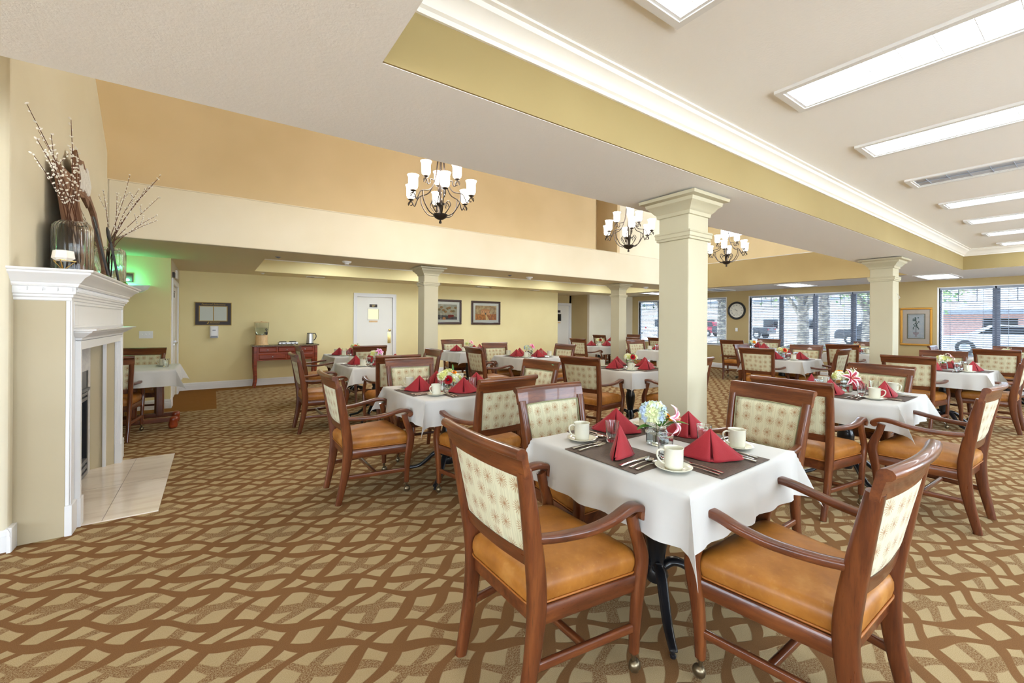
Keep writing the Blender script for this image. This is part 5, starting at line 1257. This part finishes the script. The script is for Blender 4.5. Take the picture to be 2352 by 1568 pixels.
# framed paintings: flat coloured shapes painted on the sheet
def pic(name, label, x0, x1, z0, z1, shapes, grp=None):
    cx, cz = (x0 + x1) / 2, (z0 + z1) / 2; t = thing(name, label, 'painting', (cx, YB, cz), 0, grp); a, b = (x1 - x0) / 2, (z1 - z0) / 2
    m = MB()
    for q in ((-a, -b, a, -b + .062), (-a, b - .062, a, b), (-a, -b + .062, -a + .062, b - .062), (a - .062, -b + .062, a, b - .062)): m.box(q[0], -.035, q[1], q[2], -.001, q[3])
    m.obj('frame', FRAMED, t, smooth=0, bevel=.012)
    m = MB(); m.box(-a + .05, -.012, -b + .05, a - .05, -.008, b - .05); m.obj('mount', MOUNT, t, smooth=0)
    w, h = a - .14, b - .135; m = MB(); m.box(-w, -.0145, -h, w, -.0125, h); art = m.obj('artwork', shapes[0], t, smooth=0)
    for k, (mt, polys) in enumerate(shapes[1:]):
        m = MB()
        for P in polys: m.prism([(u * w, v * h) for u, v in P], -.0145 - .0004 * (k + 1), -.0140, 'y')
        m.obj('painted_shape', mt, art, smooth=0)
    m = MB(); m.box(-a + .055, -.021, -b + .055, a - .055, -.019, b - .055); m.obj('pane', PICGLASS, t, smooth=0)
FRAMED = mat('dark_wood_frame', srgb(62, 38, 28), .35, coat=.3); MOUNT = mat('cream_mount', srgb(222, 222, 208), .7)
PICGLASS = clearmat('picture_glass', (1, 1, 1))
def pn(n, c1, c2, sc): return mat(n, c1, .8, fn=lambda nt, b: nt.put(b.inputs['Base Color'], nt.mix(nt.smooth(nt.noise(nt.coord(), sc, 4, .7), .35, .65), c1, c2)))
pw = [pn('painted_umber_sky', srgb(150, 112, 72), srgb(196, 170, 120), 9), pn('painted_ochre_field', srgb(206, 130, 50), srgb(150, 84, 40), 18), mat('painted_house_wall', srgb(222, 160, 100), .8), mat('painted_house_roof', srgb(196, 128, 76), .8), mat('painted_dark_door', srgb(70, 70, 66), .8), mat('painted_pale_lane', srgb(226, 190, 130), .8)]
pic('framed_painting', 'dark framed painting of a country house above the tables', 6.18, 7.20, 1.35, 2.05, [pw[0], (pw[1], [[(-1, -1), (1, -1), (1, -.15), (-1, -.2)]]), (pw[2], [[(-.45, -.25), (.35, -.25), (.35, .3), (-.45, .3)]]), (pw[3], [[(-.55, .3), (.45, .3), (.2, .5), (-.3, .5)]]), (pw[4], [[(-.12, -.25), (.02, -.25), (.02, 0), (-.12, 0)]] + [[(-.38 + k * .22, .05), (-.32 + k * .22, .05), (-.32 + k * .22, .2), (-.38 + k * .22, .2)] for k in range(4)]), (pw[5], [[(-.02, -1), (.3, -1), (.02, -.25), (-.06, -.25)]])])
pg = [pn('painted_grey_wall', srgb(150, 150, 130), srgb(186, 178, 150), 8), pn('painted_dark_table', srgb(70, 66, 66), srgb(96, 90, 86), 12), mat('painted_red_fruit', srgb(140, 50, 44), .8), pn('painted_vine_leaf', srgb(110, 100, 60), srgb(170, 120, 70), 20), mat('painted_glassware', srgb(200, 196, 180), .8), mat('painted_bread', srgb(206, 140, 80), .8)]
circ = lambda x, y, r_, n=10: [(x + r_ * cos(2 * PI * k / n), y + r_ * 1.35 * sin(2 * PI * k / n)) for k in range(n)]
pic('framed_painting', 'dark framed still life of fruit and wine glasses beside the slim column', 4.835, 5.855, 1.355, 2.055, [pg[0], (pg[1], [[(-1, -1), (1, -1), (1, -.65), (.4, -.5), (-1, -.35)]]), (pg[2], [circ(.3 + .09 * (k % 5), -.45 - .13 * (k // 5), .07) for k in range(12)]), (pg[3], [circ(-.5 + .17 * k, .3 + .3 * sin(k * 1.7), .13, 6) for k in range(9)]), (pg[4], [[(-.42, -.95), (-.3, -.95), (-.35, -.8), (-.34, -.45), (-.28, -.2), (-.44, -.2), (-.38, -.45), (-.37, -.8)]]), (pg[5], [circ(-.1, -.86, .14)])])
# gold framed print on the window wall (faces -X)
t = thing('framed_print', 'gold framed print of a potted topiary between column and window', 'print', (XW, 2.70, 1.382)); t.rotation_euler = (0, 0, R(-90))
a, b = .278, .442; m = MB()
for q in ((-a, -b, a, -b + .045), (-a, b - .045, a, b), (-a, -b + .045, -a + .045, b - .045), (a - .045, -b + .045, a, b - .045)): m.box(q[0], -.035, q[1], q[2], -.001, q[3])
m.obj('frame', GOLDM, t, smooth=0, bevel=.012)
m = MB(); m.box(-a + .03, -.012, -b + .03, a - .03, -.008, b - .03); m.obj('mount', mat('blush_mount', srgb(226, 212, 196), .7), t, smooth=0)
m = MB(); m.box(-.158, -.0145, -.285, .158, -.0125, .300); m.obj('inner_mount', mat('olive_fillet', srgb(120, 118, 92), .6), t, smooth=0)
m = MB(); m.box(-.140, -.0165, -.268, .140, -.0146, .283); art = m.obj('artwork', pn('pale_blue_print', srgb(196, 208, 218), srgb(210, 216, 220), 20), t, smooth=0)
m = MB(); rr = random.Random(2)
for k in range(26):
    z = -.05 + (k // 3) * .032; x = rr.uniform(-.05, .05); m.prism([(x + .016 * cos(j * PI / 3) * (1 if j % 2 else .55), z + .018 * sin(j * PI / 3)) for j in range(6)], -.0172, -.0164, 'y')
m.box(-.005, -.0172, -.14, .005, -.0164, .2); m.obj('painted_shape', mat('print_leaf_green', srgb(84, 112, 112), .8), art, smooth=0)
m = MB(); m.prism([(-.055, -.13), (.055, -.13), (.045, -.17), (.015, -.195), (.012, -.225), (.035, -.235), (-.035, -.235), (-.012, -.225), (-.015, -.195), (-.045, -.17)], -.0172, -.0164, 'y'); m.obj('painted_shape', mat('print_urn', srgb(176, 164, 176), .8), art, smooth=0)
m = MB()
for q in ((-.125, -.25, .125, -.247), (-.125, .262, .125, .265), (-.125, -.25, -.122, .265), (.122, -.25, .125, .265)): m.box(q[0], -.0172, q[1], q[2], -.0164, q[3])
m.obj('painted_shape', MATS['print_leaf_green'], art, smooth=0)
m = MB(); m.box(-a + .035, -.021, -b + .035, a - .035, -.019, b - .035); m.obj('pane', PICGLASS, t, smooth=0)
# wall clock
t = thing('wall_clock', 'round black framed clock with roman numerals on the window wall', 'clock', (XW - .001, 6.85, 1.832)); t.rotation_euler = (0, 0, R(-90))
q90 = Matrix.Rotation(R(90), 3, 'X')
m = MB(); m.lathe([(.0, 0), (.275, 0), (.28, .02), (.27, .045), (.25, .05), (.225, .035), (.218, .02)], 48, (0, 0, 0), q90); m.obj('frame', BLACK, t, smooth=50)
m = MB(); m.lathe([(0, .016), (.222, .016)], 48, (0, 0, 0), q90); fc = m.obj('face', mat('clock_face', srgb(226, 224, 212), .6), t)
for k, s in enumerate(('XII', 'I', 'II', 'III', 'IV', 'V', 'VI', 'VII', 'VIII', 'IX', 'X', 'XI')):
    a = R(30 * k)
    if k != 6: text('numeral', s, .05, HAIRL, fc, T(.165 * sin(a), -.0175, .165 * cos(a)) @ RX(90) @ RZ(-30 * k if k not in (4, 5, 7, 8) else 180 - 30 * k), sx=.8)
m = MB(); m.lathe([(.038, .0175), (.041, .0175)], 24, (0, 0, -.105), q90); m.box(-.001, -.0178, -.13, .001, -.0172, -.08); m.obj('second_dial', HAIRL, fc)
for nm, ln, wd, ang in (('hour_hand', .12, .006, 324.5), ('minute_hand', .165, .0045, 294)):
    a = R(ang); d = Vector((sin(a), 0, cos(a))); p = Vector((cos(a), 0, -sin(a))); m = MB(); m.add([d * -.035 + p * wd + Vector((0, -.021, 0)), d * -.035 - p * wd + Vector((0, -.021, 0)), d * ln + Vector((0, -.021, 0)), d * -.035 + p * wd + Vector((0, -.0195, 0)), d * -.035 - p * wd + Vector((0, -.0195, 0)), d * ln + Vector((0, -.0195, 0))], [(0, 1, 2), (5, 4, 3), (0, 3, 4, 1), (1, 4, 5, 2), (2, 5, 3, 0)]); m.obj(nm, BLACK, t, smooth=0)
t = thing('thermostat', 'small white thermostat box on the wall below the clock', 'thermostat', (XW, 6.85, 1.235)); t.rotation_euler = (0, 0, R(-90))
m = MB(); m.box(-.035, -.025, -.055, .035, -.001, .055); m.obj('housing', WHITEP, t, smooth=0, bevel=.006); m = MB(); m.box(-.01, -.027, -.035, .004, -.024, -.027); m.obj('indicator', FGREY, t, smooth=0)
# alcove: switches, sconce, alarm lamp, signs
t = thing('light_switch', 'white triple light switch plate in the alcove behind the fireplace', 'light switch', (-.873, YA, 1.197))
m = MB(); m.box(-.085, -.008, -.058, .085, -.001, .058); m.obj('plate', WHITEP, t, smooth=0, bevel=.003)
for x in (-.046, 0, .046): m = MB(); m.cbox((x, -.013, .0), (.004, .008, .009), Matrix.Rotation(R(25), 3, 'X')); m.obj('toggle', WHITEP, t, smooth=0)
t = thing('wall_sconce', 'white half-bowl wall sconce in the alcove behind the mantel', 'wall light', (-1.06, YA, 1.88))
m = MB(); n = 24; rings = [(.24, .11, .0), (.235, .13, -.012), (.20, .13, -.07), (.13, .10, -.115), (.03, .03, -.125)]
vs = [];
for rx_, ry_, z in rings:
    vs += [(rx_ * cos(PI * k / n), -.002 - ry_ * sin(PI * k / n), z + .10) for k in range(n + 1)]
m.add(vs, [(i * (n + 1) + j, i * (n + 1) + j + 1, (i + 1) * (n + 1) + j + 1, (i + 1) * (n + 1) + j) for i in range(len(rings) - 1) for j in range(n)] + [tuple(len(vs) - 1 - k for k in range(n + 1))]); m.obj('bowl', mat('plaster_sconce', srgb(226, 226, 226), .6), t, smooth=50)
t = thing('alarm_lamp', 'dark red alarm unit with a glowing green lamp in the alcove', 'alarm light', (-1.10, YA, 2.085))
m = MB(); m.box(-.07, -.035, -.065, .07, -.001, .065); m.obj('housing', REDP, t, smooth=0, bevel=.008)
m = MB(); m.ball((0, -.042, -.035), .022, 12, 8, (1.6, .8, 1)); m.obj('lamp_lens', TEAL, t)
alight('alarm_glow', 'POINT', (-1.10, YA - .13, 2.05), 3.2, (.08, 1, .5), .05)
for nm, lab, y, z, hy, hz in (('room_sign', 'small dark sign plate above the exit door, nearer one', 9.25, 2.20, .10, .04), ('door_chime', 'white chime box above the exit door, farther one', 9.95, 2.26, .14, .075)):
    m = MB(); m.box(XA + .0005, y - hy, z - hz, XA + .03, y + hy, z + hz); o = m.obj(nm, SIGNB if nm == 'room_sign' else WHITEP, None, smooth=0, bevel=.004); tag(o, lab, 'sign' if nm == 'room_sign' else 'chime')
for x, y, z, nm in ((8.45, 1.925, 1.86, 'on the far right column'),):
    m = MB(); m.tube(smoothpath([(0, 0, .04), (0, -.012, .02), (0, -.03, -.01), (0, -.035, -.03), (0, -.02, -.04)], 4), .003, 6); o = m.obj('wall_hook', BRUSH); o.location = (x, y - .004, z); tag(o, 'small metal hook %s' % nm, 'hook')

# ================================================================ CHANDELIERS
def chandelier_proto():
    t = thing('chandelier', '', 'chandelier')
    m = MB(); m.lathe([(0, 0), (.014, .004), (.018, .02), (.010, .036), (.008, .045), (.03, .05), (.066, .07), (.086, .10), (.088, .11), (.02, .115), (.012, .14), (.012, .20), (.03, .215), (.05, .23), (.052, .245), (.012, .25), (.010, .80), (.045, .82), (.05, .86), (.012, .87), (.009, 1.2), (.009, 2.52), (.07, 2.55), (.075, 2.575), (0, 2.59)], 20); m.obj('stem', BRONZE, t, smooth=50)
    def arm(a, r, zs, low):
        d = Vector((cos(a), sin(a), 0)); P = lambda q, z: d * q + Vector((0, 0, z))
        m = MB()
        sp = smoothpath([P(.03, .86), P(.045, .70), P(.075, .52), P(.15, .38 if low else .50), P(r * .72, .335 if low else zs - .06), P(r * .86, zs - .085), P(r * .93, zs - .05), P(r, zs - .02)], 5); m.tube(sp, .0065, 7)
        sc = [P(r + .035 * cos(k * .55) * (1 - k * .05), zs - .055 + .035 * sin(k * .55) * (1 - k * .05)) for k in range(-1, 10)]; m.tube([P(r, zs - .02)] + sc[::-1][::-1], .0055, 6)
        if low: m.tube(smoothpath([P(r * .66, .345), P(r * .63, .24), P(r * .45, .13), P(.10, .095), P(.06, .11)], 5), .0065, 7); m.tube(smoothpath([P(.06, .12), P(.10, .17), P(.13, .23), P(.10, .27), P(.07, .24), P(.085, .20)], 4), .005, 6)
        o = m.obj('arm', BRONZE, t, smooth=60)
        m = MB(); c = P(r, zs); m.lathe([(0, -.02), (.012, -.016), (.036, -.004), (.03, .004), (.02, .012), (0, .012)], 16, c); m.obj('cup', BRONZE, o, smooth=50)
        m = MB(); m.lathe([(.028, .012), (.046, .022), (.052, .045), (.053, .13), (.056, .15), (.066, .17), (.062, .17), (.052, .15), (.049, .13), (.048, .045), (.03, .02)], 22, c); m.obj('shade', SHADE, o, smooth=60)
    for k in range(6): arm(R(60 * k + 12), .385, .315, True)
    for k in range(3): arm(R(120 * k + 72), .21, .52, False)
    m = MB()
    for k in range(3):
        a = R(120 * k + 20); d = Vector((cos(a), sin(a), 0)); m.tube(smoothpath([d * .012 + Vector((0, 0, .87)), d * .03 + Vector((0, 0, .95)), d * .10 + Vector((0, 0, .90)), d * .12 + Vector((0, 0, .84)), d * .09 + Vector((0, 0, .82)), d * .08 + Vector((0, 0, .86))], 4), .005, 6)
    m.obj('scroll', BRONZE, t, smooth=60)
    return t
ch = chandelier_proto(); ch.location = (2.22, 4.67, 2.605); tag(ch, 'nine-light bronze chandelier with frosted shades, over the left tables', 'chandelier', 'bronze chandeliers in the raised hall')
clone(ch, (5.63, 4.67, 2.605), R(35), 'nine-light bronze chandelier with frosted shades, just left of the big column')
clone(ch, (8.70, 4.67, 2.605), R(10), 'nine-light bronze chandelier with frosted shades, just right of the big column')
for x, e in ((2.22, 90), (5.63, 50), (8.70, 40)): alight('chandelier_lamp', 'POINT', (x, 4.67, 3.2), e, (1, .95, .88), .3)
# unseen fittings added inside the back tray to brighten the back wall
for k in range(5): trough('ceiling_light', (2.1 + 2.1 * k, 9.0, 2.80), .5, 1.25, True, 'added unseen ceiling light inside the rear tray, %s' % ('at its left end', 'second along', 'in its middle', 'fourth along', 'at its right end')[k], 'added unseen lights inside the rear ceiling tray', 8, LENSFILL)
# ================================================================ OUTSIDE THE WINDOWS
def out(o, lab, cat, grp=None): return tag(o, lab, cat, grp)
GRASS = mat('mown_grass', srgb(150, 160, 110), .9); ASPH = mat('pale_asphalt', srgb(196, 196, 196), .9); CONC = mat('pale_concrete', srgb(222, 220, 214), .9)
bx('ground', (-60, -60, -.3, 120, 90, -.14), CONC)
bx('ground_near', (13.6, -60, -.139, 34, 90, -.02), CONC)
bx('road', (34, -60, -.139, 120, 90, -.005), ASPH)
BARK = mat('grey_bark', srgb(120, 112, 104), .9, fn=f_petal(srgb(104, 98, 92), srgb(160, 150, 138), 8)); FOL = mat('pale_foliage', srgb(120, 150, 90), .7, fn=f_petal(srgb(84, 118, 70), srgb(160, 184, 120), 3)); FOL2 = mat('dark_foliage', srgb(60, 92, 70), .8, fn=f_petal(srgb(46, 78, 58), srgb(104, 134, 96), 3))  # two foliage greens, the first one paler
def tree(x, y, h, r, tr, lab, seed, limbs=5, fol=FOL, lean=(0, 0)):
    rr = random.Random(seed); t = thing('street_tree', lab, 'tree', (x, y, -.02), 0, 'trees outside the windows')
    m = MB(); top = Vector((lean[0], lean[1], h * .45)); m.tube(smoothpath([(0, 0, 0), (lean[0] * .3, lean[1] * .3, h * .2), tuple(top)], 5), [tr * (1.15 - .03 * i) for i in range(11)], 10)
    ends = []
    for k in range(limbs):
        a = 2 * PI * k / limbs + rr.uniform(-.4, .4); e = top + Vector((cos(a) * r * rr.uniform(.5, .9), sin(a) * r * rr.uniform(.5, .9), h * rr.uniform(.1, .35))); st = top * rr.uniform(.55, 1)
        sp = smoothpath([st, st.lerp(e, .5) + Vector((0, 0, .3)), e], 5); m.tube(sp, [lerp(tr * .5, tr * .12, i / (len(sp) - 1)) for i in range(len(sp))], 7); ends.append(e); ends.append(st.lerp(e, .6))
    m.obj('trunk', BARK, t, smooth=70)
    m = MB()
    for e in ends:
        for _ in range(130):
            d = Vector((rr.gauss(0, 1), rr.gauss(0, 1), rr.gauss(0, .6))).normalized() * rr.uniform(.2, 1) * r * .45; p = e + d + Vector((0, 0, r * .12)); n = Vector((rr.gauss(0, 1), rr.gauss(0, 1), rr.gauss(0, 1))).normalized(); u = n.orthogonal().normalized() * rr.uniform(.06, .13); w = n.cross(u)
            m.add([p + u, p + w * .6, p - u, p - w * .6], [(0, 1, 2, 3)])
    m.obj('crown', fol, t, smooth=0)
tree(20, 7.5, 6.5, 2.6, .21, 'forked grey tree seen through the middle window', 1)
tree(17.6, 5.95, 9, 3.4, .17, 'straight pale tree trunk seen through the middle window, right of the forked one', 2, fol=FOL2)
tree(30, 8.0, 6.0, 3.0, .3, 'leafy tree across the road beyond the middle window', 3, 7)
tree(26, 5.5, 5.0, 2.6, .2, 'bushy pale tree beyond the slim right column', 4, 7)
tree(21, 11.5, 7, 3.2, .2, 'low branching tree seen through the corner window', 6, 6)
tree(22, 15.5, 6, 3.0, .2, 'leafy tree at the far end of the corner window', 7, 7, FOL2)
tree(62, 6.0, 11, 4, .3, 'distant dark tree beyond the right hand window roofline', 8, 7, FOL2); tree(62, -3, 11, 3.5, .3, 'distant conifer-dark tree at the right edge window', 9, 7, FOL2)
def hedge(x, y, l, h, lab, seed):
    rr = random.Random(seed); m = MB(); t = None
    m.box(-.25, -l / 2 + .1, 0, .25, l / 2 - .1, h * .8)
    for _ in range(900):
        p = Vector((rr.uniform(-.4, .4), rr.uniform(-l / 2, l / 2), h * rr.uniform(.2, 1) * (1 - .25 * abs(rr.uniform(-1, 1))))); n = Vector((rr.gauss(0, 1), rr.gauss(0, 1), rr.gauss(0, 1))).normalized(); u = n.orthogonal().normalized() * .06; w = n.cross(u); m.add([p + u, p + w * .6, p - u, p - w * .6], [(0, 1, 2, 3)])
    o = m.obj('hedge', FOL, None, smooth=0); o.location = (x, y, -.02); out(o, lab, 'hedge', 'clipped hedges outside the windows')
hedge(15.6, 8.8, 1.6, .72, 'round clipped hedge below the corner window', 1); hedge(15.4, 5.6, 2.2, .80, 'low flowering hedge below the middle window', 2); hedge(15.4, 3.5, 1.5, .80, 'low hedge beside the slim right column window', 3); hedge(15.8, 1.9, 1.5, .70, 'leafy hedge below the window beside the gold print', 4)
TYRE = RUBBER
def car(x, y, l, kind, paint, lab, rz):
    t = thing('pickup_truck' if kind == 'pickup' else 'car', lab, 'car', (x, y, 0), rz, None)
    if kind == 'pickup': P = [(-l / 2, .45), (-l / 2, 1.05), (.1, 1.08), (.15, 1.75), (1.4, 1.78), (1.9, 1.2), (l / 2 - .1, 1.1), (l / 2, .9), (l / 2, .45)]
    elif kind == 'suv': P = [(-l / 2, .4), (-l / 2, 1.0), (-l / 2 + .25, 1.6), (.6, 1.66), (1.15, 1.15), (l / 2 - .1, 1.0), (l / 2, .8), (l / 2, .4)]
    else: P = [(-l / 2, .35), (-l / 2, .9), (-l / 2 + .5, 1.0), (-1.1, 1.42), (.5, 1.45), (1.3, 1.0), (l / 2 - .1, .88), (l / 2, .7), (l / 2, .35)]
    m = MB(); m.prism(P, -.88, .88, 'y'); m.obj('body', paint, t, smooth=30, bevel=.06, seg=3)
    m = MB()
    g = {'pickup': [(.25, 1.12), (.3, 1.66), (1.3, 1.68), (1.72, 1.16)], 'suv': [(-l / 2 + .3, 1.05), (-l / 2 + .45, 1.52), (.5, 1.56), (.95, 1.1)], 'sedan': [(-1.3, 1.0), (-.95, 1.36), (.4, 1.38), (1.0, 1.0)]}[kind]
    m.prism(g, -.895, .895, 'y'); m.obj('side_window', FGLASS, t, smooth=0)
    for wx in (-l / 2 + .95, l / 2 - .95):
        for wy in (-.86, .86):
            m = MB(); m.lathe([(0, -.1), (.2, -.1), (.34, -.09), (.35, 0), (.34, .09), (.2, .1), (0, .1)], 20, (wx, wy, .35), Matrix.Rotation(R(90), 3, 'X')); w_ = m.obj('wheel', TYRE, t, smooth=40)
            m = MB(); m.lathe([(0, .105), (.19, .105), (.2, .1)], 16, (wx, wy, .35), Matrix.Rotation(R(90 if wy < 0 else -90), 3, 'X')); m.obj('hubcap', BRUSH, w_)
    for wy in (-.72, .72): m = MB(); m.box(-l / 2 - .02, wy - .1, .78, -l / 2 + .05, wy + .1, 1.0); m.obj('tail_lamp', GRED, t, smooth=0)
CRED = mat('red_car_paint', srgb(170, 24, 50), .3, coat=.6); CBLK = mat('black_car_paint', srgb(30, 32, 38), .3, coat=.6); CWHT = mat('white_car_paint', srgb(230, 230, 232), .3, coat=.6)
car(44, 26.5, 4.6, 'suv', CRED, 'red car on the road seen through the corner window', R(-90) + PI); car(43, 21.4, 5.4, 'pickup', CBLK, 'black pickup truck on the road left of the forked tree', R(90)); car(37, 9.3, 4.6, 'suv', CBLK, 'dark suv on the road near the slim right column', R(90)); car(30, 2.8, 4.6, 'sedan', CWHT, 'white car parked outside the window beside the gold print', R(90))
car(40, 33.5, 4.6, 'sedan', CWHT, 'pale car outside the far end of the corner window', R(90))
for x0, y0, x1, y1, h, rf, lab, col_ in ((54, 17, 66, 44, 4.2, 1.6, 'long white building across the road', CONC), (44, -14, 54, 9, 2.4, 1.9, 'low brick building with a broad pale roof across the road', mat('red_brick_far', srgb(190, 150, 138), .9))):
    t = thing('roadside_building', lab, 'building', ((x0 + x1) / 2, (y0 + y1) / 2, 0)); a, b = (x1 - x0) / 2, (y1 - y0) / 2
    m = MB(); m.box(-a, -b, -.02, a, b, h); m.obj('walls', col_, t, smooth=0)
    m = MB(); m.prism([(-a - .8, h), (a + .8, h), (0, h + rf)], -b - .8, b + .8, 'y') ; m.obj('roof', mat('pale_roofing', srgb(206, 206, 204), .9) if 'pale_roofing' not in MATS else MATS['pale_roofing'], t, smooth=0)
    m = MB(); m.box(-a - .85, -b - .85, h - .25, -a - .8, b + .85, h + .05); m.obj('fascia', mat('slate_fascia', srgb(120, 126, 134), .8) if 'slate_fascia' not in MATS else MATS['slate_fascia'], t, smooth=0)
    m = MB()
    for k in range(6): yy = -b + 2 + k * (2 * b - 4) / 6; m.box(-a - .02, yy, .9, -a + .02, yy + 1.6, 1.9)
    m.obj('shopfront_window', FGLASS, t, smooth=0)
m = MB()
for k in range(40): m.box(36, -6 + k * .2, 0, 36.04, -6 + k * .2 + .15, 1.6)
out(m.obj('picket_fence', mat('weathered_fence', srgb(170, 150, 140), .9), None, smooth=0), 'tall board fence outside the right edge window', 'fence')
sun = alight('sun', 'SUN', (0, 0, 20), 16.0, (1, .97, .9), .02, (R(38), 0, R(-150)))
